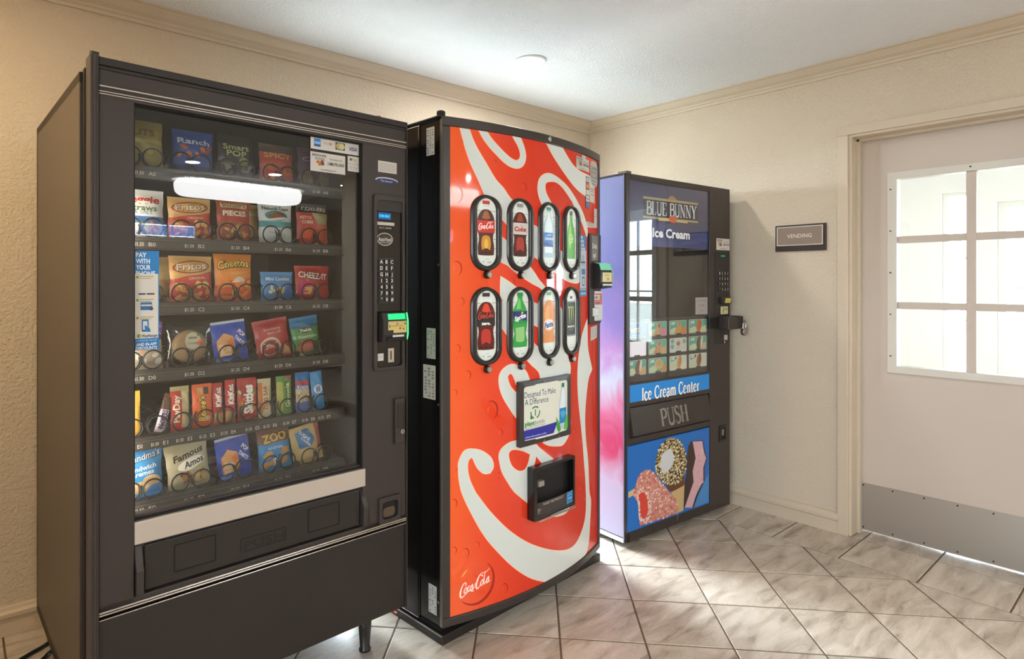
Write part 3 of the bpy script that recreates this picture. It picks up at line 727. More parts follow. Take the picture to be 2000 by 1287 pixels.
# stickers
p = Print(); p.rect(.594, .772, 1.728, 1.7695, 'd9d4cc')
p.rect(.606, .629, 1.737, 1.7625, '2f7fd0'); p.rect(.608, .627, 1.746, 1.7525, '9cc8ef'); p.rect(.606, .629, 1.737, 1.7425, '1b4f86')
p.text('DISCOVER', .657, 1.7515, .007, '9a8d80', width=.033); p.ell(.664, 1.7515, .0035, .0042, 'e07a36')
p.rect(.683, .718, 1.737, 1.761, '3b3833'); p.ell(.695, 1.749, .0105, .0105, 'b7a86b'); p.ell(.7065, 1.749, .0105, .0105, 'd0c890')
p.text('VISA', .748, 1.747, .013, '2b3f8f', width=.032, shear=.2, bold=.015)
p.build('card_sticker', sn, flat(.0195), rough=.35)
def berkshire(p, x0, x1, z0, z1, col='d6d0c8'):
    W_, H_ = x1-x0, z1-z0
    f = lambda a: x0+W_*a; g = lambda a: z0+H_*a
    p.rect(x0, x1, z0, z1, col)
    p.text('BERKSHIRE', f(.25), g(.85), H_*.13, '2a2522', width=W_*.40, bold=.02)
    p.text('FOODS', f(.27), g(.67), H_*.13, '2a2522', width=W_*.26, bold=.02)
    for dx, dz, r_, c in ((.22, .5, .06, 'b86a2c'), (.28, .46, .07, 'd08a3a'), (.33, .53, .05, '8a4a24'), (.26, .38, .05, 'c9782c'), (.34, .42, .05, '5b4630')):
        p.ell(f(dx), g(dz), W_*r_, H_*.08, c, 10)
    p.text('For Service Call', f(.72), g(.72), H_*.10, '5b544c', width=W_*.34)
    p.text('1-888-792-5430', f(.72), g(.48), H_*.17, '2a2522', width=W_*.47, bold=.012)
    p.text('www.bfoods.com', f(.5), g(.13), H_*.09, '3a332d', width=W_*.45)
p = Print(); berkshire(p, .593, .720, 1.657, 1.719); p.build('service_sticker', sn, flat(.0195))
p = Print(); p.rect(.729, .773, 1.672, 1.723, 'd3cdc6'); p.text('Pay', .755, 1.712, .009, '8b857d', width=.018); p.ell(.741, 1.712, .004, .0045, '4a453f'); p.rect(.731, .771, 1.6965, 1.698, 'a8a199'); p.text('G Pay', .752, 1.685, .009, '9a948b', width=.03); p.build('pay_sticker', sn, flat(.0195))
p = Print(); p.rect(.837, .915, 1.680, 1.719, 'd3cdc4')
for k in range(6): p.rect(.842, .910-.012*(k == 5), 1.7105-.005*k, 1.7118-.005*k, '9b948b')
p.build('notice_sticker', sn, flat(0))
p = Print(); p.ell(.873, 1.6535, .047, .0105, 'd6d6da'); p.ell(.873, 1.6515, .044, .0085, '2c3573'); p.text('The Answer', .872, 1.651, .007, 'dfe2ee', width=.05, shear=.2); p.build('oval_sticker', sn, flat(0))
p = Print(); p.rect(.0835, .146, 1.119, 1.384, '1c86cf')
for k, s_ in enumerate(('PAY', 'WITH', 'YOUR', 'PHONE')): p.text(s_, .089, 1.3725-.0165*k, .0125, 'f2f6fa', width=[.026, .034, .036, .047][k], align='l', bold=.03)
p.rect(.0865, .1435, 1.150, 1.322, 'e4dfd6')
for k, z in enumerate((1.313, 1.252, 1.205)):
    p.ell(.0925, z, .0035, .0035, '8b9440', 10); p.rect(.098, .132, z+.0008, z+.003, 'b2a76c'); p.rect(.098, .126, z-.004, z-.002, 'b2a76c')
p.rect(.095, .112, 1.2665, 1.2705, '46413c'); p.rect(.115, .134, 1.2665, 1.2705, '46413c')
p.rr(.100, .128, 1.2255, 1.246, .002, '2f6fa5'); p.rect(.101, .127, 1.236, 1.240, 'e4dfd6'); p.ell(.126, 1.229, .005, .005, '3d5872', 12)
p.rr(.103, .119, 1.168, 1.200, .002, '2a5f94'); p.rect(.1055, .1165, 1.173, 1.196, 'd3e0ea'); p.blob([(.110, 1.186), (.122, 1.176), (.124, 1.167), (.114, 1.168), (.110, 1.176)], '2f7fc0')
p.ell(.097, 1.157, .0055, .0045, '3f8f4a'); p.ell(.099, 1.157, .0035, .003, 'd5b23c'); p.text('PayRange', .123, 1.157, .007, '2a5f8a', width=.036, bold=.015)
p.text('DOWNLOAD THE APP', .114, 1.1445, .005, 'bfe0f5', width=.05); p.text('AND IN-APP', .114, 1.1345, .008, 'f2f6fa', width=.05, bold=.03); p.text('DISCOUNTS', .114, 1.1245, .008, 'f2f6fa', width=.052, bold=.03)
p.build('payment_sticker', sn, flat(.0195), rough=.35)
# interior lamp behind the left stile
for x_ in (.066,): MB().tube([(x_, .066, .62), (x_, .066, 1.56)], .007, 10).build('lamp_tube', mat('fff3e0', .5, emit=42.0, name='machine_tube'), sn)
# trays with coils
SH = dict(A=1.622, B=1.425, C=1.240, D=1.053, E=.866, F=.690)
SLOT = {0: .125, 2: .258, 4: .392, 6: .530, 8: .663}
ES = [.100, .166, .232, .296, .358, .433, .490, .556, .622, .680]
hel = lambda s_: [(s_*.0265*math.sin(2*PI*t/16), .002+.010*min(t, 16)/16+.044*max(0, t-16)/16, .0265*math.cos(2*PI*t/16+PI)) for t in range(16*6+1)]
cm = [MB().tube(hel(s_), .0025, 5).mesh('coil', M_WIRE, True) for s_ in (1, -1)]
p_all = {}
for rname, z in SH.items():
    m = MB(); m.box(.02, .762, .10, .70, z-.006, z).box(.02, .762, .094, .10, z-.034, z+.002).box(.02, .762, .090, .095, z-.030, z-.010)
    tr = m.build('tray', M_TRAY, sn, .001)
    p = Print()
    slots = [(k, x) for k, x in SLOT.items()] if rname != 'E' else list(enumerate(ES))
    for k, x in slots:
        w_ = .026 if rname != 'E' else .02
        if x-w_ > .09: p.text('$1.50' if (k+ord(rname)) % 3 else '$1.25', x-.012, z-.0195, .0095, 'cfcac2', width=w_, bold=.01)
        p.text('%s%d' % (rname, k), x+(.022 if rname != 'E' else .016), z-.0195, .011, 'd8d3ca', width=.018 if rname != 'E' else .013)
    p.rect(.09, .75, z-.0085, z-.0073, '6d6862')
    p.build('price_labels', tr, flat(.0895))
    for k, x in slots:
        if rname == 'E':
            obj('coil', cm[k % 2], sn, loc=(x, .098, z+.0285))
        else:
            obj('coil', cm[0], sn, loc=(x-.0285, .098, z+.0285)); obj('coil', cm[1], sn, loc=(x+.0285, .098, z+.0285))
        if rname != 'E' and k < 8:
            MB().box(x+.066, x+.068, .101, .68, z, z+.018).build('divider', M_TRAY, tr)

# ================================================================ SNACKS
def sn_world(u, y, z):
    c, s_ = math.cos(.031), math.sin(.031)
    return (-3.246+u*c-y*s_, -1.037+u*s_+y*c, z)
def foil(col, rough=.32):
    return mat(col, rough, name='printed_wrapper', bump=(38, .35, .012), spec=.6)
def bag(name, label, u, z, w_, h_, col, art, group, depth=.137, thick=.018, tilt=0.0, yaw=0.0, pinch=.05, seal=.011, cat='snack', lean=.06):
    t = thing(name, label, cat, sn_world(u, depth, z), .031+yaw, group)
    t.rotation_euler = (-lean, tilt, .031+yaw)
    sd = R.uniform(0, 20)
    def T(a, b):          # a in -.5...5, b in 0..1
        e = max(0.0, 1-abs(2*a)**2.4); q = 1.0
        sb = seal/h_
        if b < sb or b > 1-sb: q = 0.0
        else:
            k = (b-sb)/(1-2*sb); q = (math.sin(PI*min(1, max(0, k))**.85))**.55
        wob = .0016*math.sin(9*a+sd+7*b)+.0012*math.sin(23*b+sd+11*a)
        return max(.0008, thick*(e**.6)*q+wob*q)
    wf = lambda b: 1-pinch*math.sin(PI*b)+.012*math.sin(17*b+sd)
    F = lambda a, b: ((a-.5)*w_*wf(b), -T(a-.5, b), b*h_)
    Bk = lambda a, b: ((a-.5)*w_*wf(b), T(a-.5, b)*.9, b*h_)
    m = MB(); m.grid(F, 12, 16); m.grid(Bk, 12, 16)
    m.build('wrapper', foil(col), t, smooth=True)
    p = Print(); art(p, w_, h_)
    def surf(a, b, hh):
        bb = min(1, max(0, b/h_)); aa = max(-.5, min(.5, a/w_))
        x, y, zz = F(aa+.5, bb)
        return (x, y-hh-.0004, zz)
    if p.L: p.build('print', t, surf, frange(-w_/2, w_/2, 12)[1:-1], frange(0, h_, 14)[1:-1], h0=.0004, dh=.0001, rough=.3)
    return t
def bands(*bs):
    def f(p, w_, h_):
        for a, b, c in bs: p.rect(-w_/2, w_/2, a*h_, b*h_, c)
    return f
def crumbs(p, w_, h_, n, cols, x0, x1, z0, z1, r=.008, seed=1):
    rr = random.Random(seed)
    for k in range(n):
        p.ell(rr.uniform(x0, x1)*w_, rr.uniform(z0, z1)*h_, r*rr.uniform(.6, 1.2), r*rr.uniform(.35, .7), cols[k % len(cols)], 9, rr.uniform(0, 3))
def art_fritos(p, w_, h_):
    p.rect(-w_/2, w_/2, .0, .50*h_, 'b5382b'); p.blob([(-.5*w_, .45*h_), (-.2*w_, .55*h_), (.2*w_, .60*h_), (.5*w_, .68*h_), (.5*w_, .40*h_), (0, .36*h_)], 'c9402e')
    p.ell(0, .76*h_, .44*w_, .14*h_, '9a2c22', rot=.08); p.ell(0, .76*h_, .40*w_, .115*h_, 'd9a35c', rot=.08)
    p.text('Fritos', 0, .765*h_, .15*h_, '5c1f18', width=.72*w_, rot=.08, bold=.03, shear=.1); p.text('Fritos', -.001, .772*h_, .145*h_, 'f3e8d6', width=.70*w_, rot=.08, bold=.012, shear=.1)
    p.text('ORIGINAL', .12*w_, .52*h_, .06*h_, 'ecd9c4', width=.42*w_, rot=.06)
    crumbs(p, w_, h_, 20, ['d79a4d', 'e9bd73', 'c57f36'], -.38, .38, .10, .40, .011, 3)
def art_cheetos(p, w_, h_):
    p.rect(-w_/2, w_/2, .0, .34*h_, 'c9401f'); p.blob([(-.5*w_, .30*h_), (-.1*w_, .44*h_), (.5*w_, .50*h_), (.5*w_, .2*h_), (-.5*w_, .15*h_)], 'd9571f')
    p.text('Cheetos', 0, .765*h_, .17*h_, '221510', width=.88*w_, rot=.10, bold=.075, arch=.006); p.text('Cheetos', -.001, .772*h_, .165*h_, 'f7d552', width=.84*w_, rot=.10, bold=.02, arch=.006)
    p.text('CRUNCHY', .10*w_, .60*h_, .055*h_, 'f3c46b', width=.5*w_, rot=.1)
    p.blob([(-.1*w_, .40*h_), (.1*w_, .52*h_), (.3*w_, .46*h_), (.2*w_, .36*h_)], 'e8d2c2')
    rr = random.Random(5)
    for k in range(14):
        x, z, a = rr.uniform(-.4, .4)*w_, rr.uniform(.1, .4)*h_, rr.uniform(0, 3)
        p.ell(x, z, .016, .0055, ['ef8a2a', 'f6a548', 'd9641c'][k % 3], 10, a)
def art_simple(title, tcol, blocks=(), sub=None, tz=.7, th=.14, tw=.8, rot=0.0, bold=.02, shear=0.0, seed=2, crumb=None, oval=None):
    def f(p, w_, h_):
        for a, b, c in blocks: p.rect(-w_/2, w_/2, a*h_, b*h_, c)
        if crumb: crumbs(p, w_, h_, crumb[0], crumb[1], -.4, .4, crumb[2], crumb[3], .011, seed)
        if oval: p.ell(oval[0]*w_, oval[1]*h_, oval[2]*w_, oval[3]*h_, oval[4])
        if title:
            for i, s_ in enumerate(title.split('\n')): p.text(s_, 0, (tz-i*th*1.15)*h_, th*h_, tcol, width=tw*w_*min(1, .45+.11*len(s_)), rot=rot, bold=bold, shear=shear)
        if sub: p.text(sub[0], 0, sub[1]*h_, sub[2]*h_, sub[3], width=.55*w_)
    return f
def vertical(title, col, sub=None, blocks=(), th=.42, tw=.62, x=0.0, bold=.03):
    def f(p, w_, h_):
        for a, b, c, d_, cc in blocks: p.rect(a*w_, b*w_, c*h_, d_*h_, cc)
        p.text(title, x*w_, .5*h_, th*w_, col, width=tw*h_, rot=PI/2-.0, bold=bold)
        if sub: p.text(sub[0], sub[1]*w_, .5*h_, .18*w_, sub[2], width=.4*h_, rot=PI/2)
    return f
GA, GB, GC, GD, GE, GF = ['bags on the %s tray' % s_ for s_ in ('top', 'second', 'third', 'fourth', 'candy bar', 'bottom')]
gw = lambda u0, u1: ((u0+u1)/2, u1-u0)
bag('snack_bag', 'olive yellow snack bag on the top tray, leftmost in the machine', .124, SH['A'], .13, .138, '9a9048', art_simple('NUTS', '7a3f2a', [(.52, .6, 'b5ab66')], tz=.74, th=.14, tw=.7, crumb=(10, ['c9b860', 'a68f3c'], .1, .4)), GA)
bag('snack_bag', 'blue chip bag with orange chips on the top tray, second from left', .272, SH['A'], .118, .13, '2b4f9a', art_simple('Ranch', 'cfd6e6', [(.0, .18, '27407e')], tz=.74, th=.13, crumb=(9, ['c9743a', 'a9562a'], .4, .62)), GA)
bag('snack_bag', 'black snack bag with pale green lettering on the top tray', .398, SH['A'], .112, .136, '2d2b2b', art_simple('Smart\nPOP', 'b9c18a', [(.30, .34, '6a6a5a')], tz=.72, th=.13, tw=.75, crumb=(10, ['6a655c', '8a8478'], .08, .28), oval=(.2, .4, .14, .09, '7e8a55')), GA)
bag('snack_bag', 'orange red chip bag on the top tray, fourth from left', .534, SH['A'], .118, .128, 'b8452a', art_simple('SPICY', 'e0b46c', [(.78, 1, '5a4a3a')], tz=.70, th=.13, crumb=(8, ['d98a3c', 'c96a2a'], .1, .4)), GA)
bag('snack_bag', 'dark purple snack bag at the right end of the top tray', .666, SH['A'], .115, .134, '54344e', art_simple('Chips', 'a68aa8', [(.1, .3, '6f5a4a')], tz=.7, th=.12, crumb=(8, ['8a7a4c', '6f6a3c'], .1, .4)), GA)
def art_veggie(p, w_, h_):
    p.rect(-w_/2, w_/2, .30*h_, .44*h_, '3f6ea8'); p.rect(-w_/2, w_/2, 0, .30*h_, 'cfc9b8')
    p.text('Veggie', 0, .80*h_, .16*h_, 'c23a2c', width=.8*w_, bold=.03, shear=.15); p.text('Straws', .05*w_, .62*h_, .12*h_, '4a6a3a', width=.6*w_, bold=.02); p.text('SEA SALT', 0, .52*h_, .07*h_, '3f6ea8', width=.5*w_)
    rr = random.Random(4)
    for k in range(10): p.ell(rr.uniform(-.35, .35)*w_, rr.uniform(.08, .3)*h_, .02, .004, ['c7a55a', '8fa04a', 'c77a4a'][k % 3], 8, rr.uniform(0, 3))
bag('snack_bag', 'white and blue vegetable straw bag with red lettering, left end of second tray', .126, SH['B'], .132, .138, 'd8dad8', art_veggie, GB)
bag('snack_bag', 'tan and red corn chip bag on the second tray', .262, SH['B'], .124, .126, 'd2a668', art_fritos, GB)
def art_pieces(p, w_, h_):
    p.rr(-.40*w_, .40*w_, .80*h_, .93*h_, .006, 'd9c79a'); p.text("SNYDER'S", 0, .865*h_, .09*h_, '6b2a20', width=.70*w_, bold=.02)
    p.text('PIECES', 0, .67*h_, .12*h_, 'efe3cf', width=.70*w_, bold=.03); p.rect(-w_/2, w_/2, .48*h_, .58*h_, 'b5302a')
    crumbs(p, w_, h_, 18, ['c98e4e', 'a86d35', 'e0b880'], -.36, .36, .12, .44, .010, 8); p.rect(-w_/2, w_/2, .0, .08*h_, '8e1f24')
bag('snack_bag', 'red brown pretzel pieces bag in the middle of the second tray', .393, SH['B'], .106, .132, '9e4633', art_pieces, GB)
bag('snack_bag', 'yellow snack bag peeking out behind the pretzel pieces bag', .452, SH['B'], .085, .128, 'cda65a', art_simple(None, 'ffffff', [(.7, .85, 'e2cfa0')]), GB, depth=.185)
def art_nature(p, w_, h_):
    p.rect(-w_/2, w_/2, .40*h_, .56*h_, '4f9aa0'); p.text('Natural Cape', 0, .90*h_, .10*h_, '3a2c24', width=.80*w_, bold=.02)
    p.ell(0, .70*h_, .34*w_, .13*h_, '3f8f96'); p.ell(0, .71*h_, .26*w_, .07*h_, '8a5230', rot=.12); p.ell(.02*w_, .62*h_, .30*w_, .03*h_, 'e2ddd2', rot=.12)
    p.text('Sea', -.15*w_, .28*h_, .06*h_, '9aa3a5', width=.2*w_); p.ell(.2*w_, .22*h_, .08*w_, .05*h_, 'b9c3c6')
bag('snack_bag', 'white and teal snack bag on the second tray', .530, SH['B'], .116, .130, 'd5dadb', art_nature, GB)
def art_corn(p, w_, h_):
    p.rect(-w_/2, w_/2, .78*h_, h_, '2a2526'); p.text('CORNERS', .04*w_, .88*h_, .10*h_, 'e6e2da', width=.78*w_, bold=.02)
    p.poly([(-.05*w_, .78*h_), (.5*w_, .78*h_), (.5*w_, .38*h_), (.22*w_, .30*h_)], 'a79a72'); p.poly([(.1*w_, .5*h_), (.5*w_, .55*h_), (.5*w_, 0), (-.05*w_, .05*h_)], 'c9563a')
    p.text('KETTLE', -.24*w_, .66*h_, .07*h_, 'efd6c6', width=.34*w_, bold=.02); p.text('CORN', -.22*w_, .55*h_, .08*h_, 'efd6c6', width=.34*w_, bold=.02)
    p.poly([(-.4*w_, .2*h_), (-.3*w_, .42*h_), (-.05*w_, .36*h_), (-.1*w_, .12*h_)], 'd8552e')
bag('snack_bag', 'red popped corn chip bag with black top band, right end of second tray', .662, SH['B'], .118, .142, 'b8321f', art_corn, GB)
bag('snack_bag', 'tan snack bag half hidden behind the large corn chip bag on the third tray', .222, SH['C'], .10, .135, 'a58a5c', art_simple(None, 'ffffff', [(.2, .5, '8d6f45')]), GC, depth=.185)
bag('snack_bag', 'large tan and red corn chip bag on the third tray', .266, SH['C'], .124, .138, 'd8a860', art_fritos, GC)
bag('snack_bag', 'bright orange cheese puff bag in the middle of the third tray', .392, SH['C'], .118, .148, 'e8871e', art_cheetos, GC)
def art_blue(p, w_, h_):
    p.text('Mini Cookies', 0, .76*h_, .13*h_, 'e6ecf2', width=.75*w_, bold=.02, shear=.15); crumbs(p, w_, h_, 12, ['d9c49a', 'c7a56a', 'e6dcc2'], -.38, .2, .1, .5, .010, 6)
    p.blob([(.1*w_, .0), (.25*w_, .45*h_), (.5*w_, .6*h_), (.5*w_, 0)], '1f6fb8')
bag('snack_bag', 'small blue cookie bag on the third tray', .535, SH['C'], .112, .094, '4a8fc9', art_blue, GC)
def art_cheez(p, w_, h_):
    p.text('CHEEZ-IT', 0, .70*h_, .19*h_, '3a1214', width=.86*w_, rot=-.10, bold=.05); p.text('CHEEZ-IT', -.001, .71*h_, .18*h_, 'efe6d8', width=.84*w_, rot=-.10, bold=.02)
    p.blob([(-.45*w_, .1*h_), (-.4*w_, .55*h_), (-.05*w_, .5*h_), (.05*w_, .1*h_)], 'c23a68'); p.poly([(-.28*w_, .18*h_), (-.26*w_, .40*h_), (-.06*w_, .38*h_), (-.08*w_, .16*h_)], 'dfae52'); p.line([(.05*w_, .5*h_), (.12*w_, .3*h_), (.1*w_, .05*h_)], .006, '6d8a5a', 3)
bag('snack_bag', 'red cheese cracker bag at the right end of the third tray', .662, SH['C'], .128, .116, 'b8251f', art_cheez, GC)
def art_cookie(p, w_, h_):
    p.rect(-w_/2, w_/2, .62*h_, h_, '6a3f8a'); crumbs(p, w_, h_, 16, ['d8cfc4', 'b98f70', 'f0e8dc'], -.4, .4, .1, .55, .012, 9)
bag('snack_bag', 'purple and white pastry bag behind the blue payment sticker', .124, SH['D'], .128, .132, 'b7a79a', art_cookie, GD)
# wrapped round cookie
def wrapped_cookie():
    t = thing('wrapped_cookie', 'big round cookie in clear wrap on the fourth tray', 'cookie', sn_world(.262, .136, SH['D']), .031, GD)
    t.rotation_euler = (-.08, 0, .031)
    MB().lathe([(.001, -.016), (.03, -.015), (.046, -.010), (.050, 0), (.046, .010), (.03, .013), (.001, .014)], (0, 0, .056), 'y', 28).build('cookie', mat('a98a66', .8, name='baked_cookie', vary=.25, vscale=60, bump=(120, .5, .004)), t, smooth=True)
    sd = 3.0
    f = lambda s_: (lambda a, b: ((a-.5)*.122*(1+.02*math.sin(9*b)), s_*(.0195*max(0, math.sin(PI*a))**.5*max(0, math.sin(PI*b))**.5+.0012*math.sin(40*a+23*b)), b*.130))
    m = MB(); m.grid(f(-1), 14, 14); m.grid(f(1), 14, 14)
    m.build('clear_wrap', glass_mat('clear_film', (.93, .93, .92), 1.5, .12, 1.6), t, smooth=True)
    p = Print(); p.ell(.004, .072, .022, .026, 'b9b49e'); p.rect(-.008, .016, .078, .084, '7a7a5c'); p.poly([(.012, .066), (.028, .078), (.032, .070), (.018, .058)], 'd9572a'); p.rect(.016, .026, .086, .092, '3f6b3c'); p.text('Cookie', .003, .066, .007, '5a5240', width=.03)
    p.build('label', t, flat(-.0208))
wrapped_cookie()
def art_tart(p, w_, h_):
    p.rect(-w_/2, w_/2, .94*h_, h_, 'c9d2e2'); p.poly([(-.38*w_, .14*h_), (-.40*w_, .55*h_), (-.18*w_, .72*h_), (.08*w_, .62*h_), (.12*w_, .22*h_)], 'd99a62'); p.poly([(-.34*w_, .18*h_), (-.34*w_, .46*h_), (-.05*w_, .40*h_), (0, .16*h_)], 'e9c7a0'); p.blob([(-.1*w_, .5*h_), (.04*w_, .60*h_), (.08*w_, .42*h_), (-.02*w_, .36*h_)], 'd9762c')
    p.text('POP', .34*w_, .66*h_, .10*h_, 'f0f3f8', width=.26*w_, rot=-.85, bold=.03); p.text('TARTS', .25*w_, .50*h_, .09*h_, 'f0f3f8', width=.36*w_, rot=-.85, bold=.03)
    p.rect(-w_/2, .1*w_, .03*h_, .12*h_, '6f96d8')
bag('snack_bag', 'bright blue toaster pastry pack in the middle of the fourth tray', .388, SH['D'], .106, .128, '1b46b5', art_tart, GD, tilt=-.10, thick=.014, pinch=.0)
def art_red(p, w_, h_):
    p.text('Strawberry', 0, .76*h_, .08*h_, 'e8b9a8', width=.5*w_, bold=.01); p.text('BAKED BAR', .05*w_, .66*h_, .06*h_, 'e8b9a8', width=.42*w_)
    p.ell(-.12*w_, .32*h_, .30*w_, .24*h_, 'e0c6b2'); p.ell(-.13*w_, .31*h_, .25*w_, .19*h_, 'a83a34'); p.line([(-.25*w_, .26*h_), (-.14*w_, .36*h_), (-.02*w_, .28*h_)], .003, 'e6cfc0', 3); p.line([(-.25*w_, .36*h_), (-.12*w_, .42*h_), (0, .38*h_)], .003, 'e6cfc0', 3)
    p.poly([(.22*w_, .08*h_), (.30*w_, .32*h_), (.44*w_, .2*h_), (.46*w_, .06*h_)], 'd8b48a')
bag('snack_bag', 'red filled pastry bag on the fourth tray', .528, SH['D'], .118, .128, 'b23436', art_red, GD, tilt=-.14)
def art_green(p, w_, h_):
    p.rect(-w_/2, w_/2, .80*h_, h_, '2f7fb5'); p.rect(-w_/2, w_/2, .72*h_, .80*h_, '2a6a86'); p.ell(-.02*w_, .66*h_, .26*w_, .08*h_, '23402a'); p.text('Fields', -.02*w_, .66*h_, .08*h_, 'dfe8d8', width=.4*w_, bold=.02)
    p.text('Watermelon', 0, .50*h_, .08*h_, 'd9e6c8', width=.72*w_, bold=.01); p.ell(-.05*w_, .26*h_, .30*w_, .16*h_, 'b8403a'); p.ell(-.05*w_, .20*h_, .34*w_, .12*h_, 'c97a68'); p.rect(-w_/2, -.1*w_, 0, .07*h_, 'c8d3a0')
bag('snack_bag', 'green and blue fruit snack bag at the right end of the fourth tray', .645, SH['D'], .104, .132, '4f8a42', art_green, GD, tilt=-.12)
def bar(label, u, w_, col, art, h_=.128, **k): return bag('candy_bar', label, u, SH['E'], w_, h_, col, art, GE, depth=.128, thick=.009, pinch=.02, cat='candy', **k)
bar('yellow candy bag at the left end of the candy row', .098, .058, 'd3a640', vertical('PEANUTS', '2b2420', th=.34, blocks=[(-.5, .5, .0, .10, 'b98a2c')]))
def snickers(p, w_, h_):
    p.rect(-w_/2, w_/2, .84*h_, .96*h_, '6b4a34'); p.rect(-.5*w_, .5*w_, .04*h_, .60*h_, 'd8cfe0'); p.text('SNICKERS', 0, .34*h_, .60*w_, '4a2c66', width=.50*h_, rot=PI/2, bold=.05)
bar('brown candy bar tipped sideways in an empty looking coil', .172, .026, '5a3a28', snickers, h_=.115, tilt=.30)
bar('red and cream candy bar with brown nuts, third in the candy row', .232, .052, 'b8352a', vertical('PayDay', 'e9dcc0', blocks=[(.08, .5, .06, .90, 'cdbb8e'), (-.5, .5, .90, 1, 'b9ae74')], th=.34, x=-.22))
def reeses(p, w_, h_):
    p.rect(-w_/2, w_/2, .0, .10*h_, 'd9571a'); p.text("Reese's", -.04*w_, .42*h_, .36*w_, '2b1a12', width=.60*h_, rot=PI/2, bold=.09, shear=.15); p.text("Reese's", -.04*w_, .42*h_, .36*w_, 'f3d34a', width=.58*h_, rot=PI/2, bold=.03, shear=.15)
    p.rect(-.28*w_, .02*w_, .76*h_, .92*h_, 'd8a262'); p.rect(.06*w_, .30*w_, .76*h_, .92*h_, '4a3a34'); p.ell(.22*w_, .2*h_, .16*w_, .06*h_, 'e0b38a')
bar('orange peanut butter cup pack with yellow script', .296, .058, 'e2601c', reeses)
kit = lambda p, w_, h_: (p.rect(-w_/2, w_/2, .05*h_, .28*h_, 'b98a58'), p.text('KitKat', 0, .66*h_, .55*w_, 'f0ebe4', width=.46*h_, rot=PI/2, bold=.05))
bar('narrow red wafer bar, left one of the pair', .342, .030, 'b8261f', kit, h_=.126)
bar('narrow red wafer bar, right one of the pair', .380, .032, 'c42a20', kit, h_=.132)
def skit(p, w_, h_):
    crumbs(p, w_, h_, 14, ['d9a32c', '4f8a3a', '7a3a86', 'e0762c', 'c9c23a'], -.42, -.2, .1, .9, .006, 12); crumbs(p, w_, h_, 10, ['d9a32c', '4f8a3a', 'e0762c'], .2, .42, .1, .8, .006, 13)
    p.text('Skittles', 0, .50*h_, .46*w_, 'f2ede6', width=.68*h_, rot=PI/2+.0, bold=.05); p.rect(-w_/2, w_/2, 0, .12*h_, 'a31d18')
bar('red chewy candy bag with white lettering', .433, .062, 'b9281c', skit, h_=.132)
bar('cream and orange candy roll, seventh in the candy row', .490, .044, 'd9c9a2', vertical('ZERO BAR', 'b5642e', blocks=[(-.5, -.2, .1, .9, 'c9743a'), (.3, .5, .3, .8, 'b9b08a')], th=.32), h_=.124)
bar('green granola bar pack', .556, .052, '5f9a3f', vertical('Granola', 'e9e2b8', blocks=[(-.5, -.12, .1, .85, 'b9b05a'), (.05, .32, .15, .9, '3f7a34'), (.0, .5, .88, 1, '8a6a4a')], th=.28, x=.18), h_=.126)
def krisp(p, w_, h_):
    p.rect(-w_/2, w_/2, .78*h_, h_, '2f74b8'); p.rect(-w_/2, w_/2, .68*h_, .78*h_, 'c23a3c'); p.rect(-w_/2, w_/2, .26*h_, .58*h_, 'c9b496'); crumbs(p, w_, h_, 12, ['e2d3b6', 'a98a62'], -.4, .4, .27, .56, .006, 14); p.text('Krispies', 0, .64*h_, .10*h_, 'e9edf3', width=.8*w_, bold=.02)
bar('blue and red crisped rice bar', .622, .050, '3f63a8', krisp, h_=.132)
def oreo(p, w_, h_):
    p.ell(0, .54*h_, .36*w_, .12*h_, 'e9edf3'); p.text('OREO', 0, .54*h_, .16*w_*2.2, '2a4f9a', width=.17*h_, rot=PI/2, bold=.05)
bar('light blue sandwich cookie sleeve at the right end of the candy row', .682, .044, '3f94cf', oreo, h_=.130, tilt=-.08)
def grandma(p, w_, h_):
    p.text("Grandma's", .05*w_, .78*h_, .13*h_, '2a2a30', width=.80*w_, rot=.18, bold=.03, shear=.2); p.text("Grandma's", .045*w_, .787*h_, .125*h_, 'eef2f5', width=.78*w_, rot=.18, bold=.005, shear=.2)
    p.text('Sandwich', .05*w_, .58*h_, .09*h_, 'e9eef2', width=.62*w_, rot=.12, bold=.02); p.text('Cremes', .05*w_, .48*h_, .09*h_, 'e9eef2', width=.50*w_, rot=.12, bold=.02)
    for x, z in ((-.25, .26), (.02, .2), (.25, .3)): p.ell(x*w_, z*h_, .20*w_, .13*h_, 'cdb389'); p.ell(x*w_, z*h_, .13*w_, .08*h_, 'bf9f70')
    p.blob([(.15*w_, .02*h_), (.2*w_, .2*h_), (.5*w_, .25*h_), (.5*w_, .02*h_)], '4f8fd8')
bag('snack_bag', 'sky blue sandwich creme cookie bag at the left end of the bottom tray', .124, SH['F'], .128, .146, '2f8fd0', grandma, GF)
def famous(p, w_, h_):
    p.ell(.06*w_, .55*h_, .34*w_, .12*h_, 'efe9da', rot=.2); p.text('Famous', .0, .76*h_, .14*h_, '2b211a', width=.74*w_, rot=.2, bold=.03, shear=.25); p.text('Amos', .10*w_, .57*h_, .14*h_, '2b211a', width=.50*w_, rot=.2, bold=.03, shear=.25)
    crumbs(p, w_, h_, 9, ['8a5a34', '5a3a24', 'a9723f'], -.15, .05, .10, .36, .012, 15); crumbs(p, w_, h_, 9, ['d9b36a', 'b98442', 'e6cc96'], .08, .34, .12, .40, .012, 16)
bag('snack_bag', 'cream cookie bag with black script lettering on the bottom tray', .264, SH['F'], .122, .134, 'b7ad8e', famous, GF, tilt=-.10)
bag('snack_bag', 'blue toaster pastry pack on the bottom tray', .402, SH['F'], .104, .132, '2447b0', art_tart, GF, tilt=-.12, thick=.014, pinch=.0)
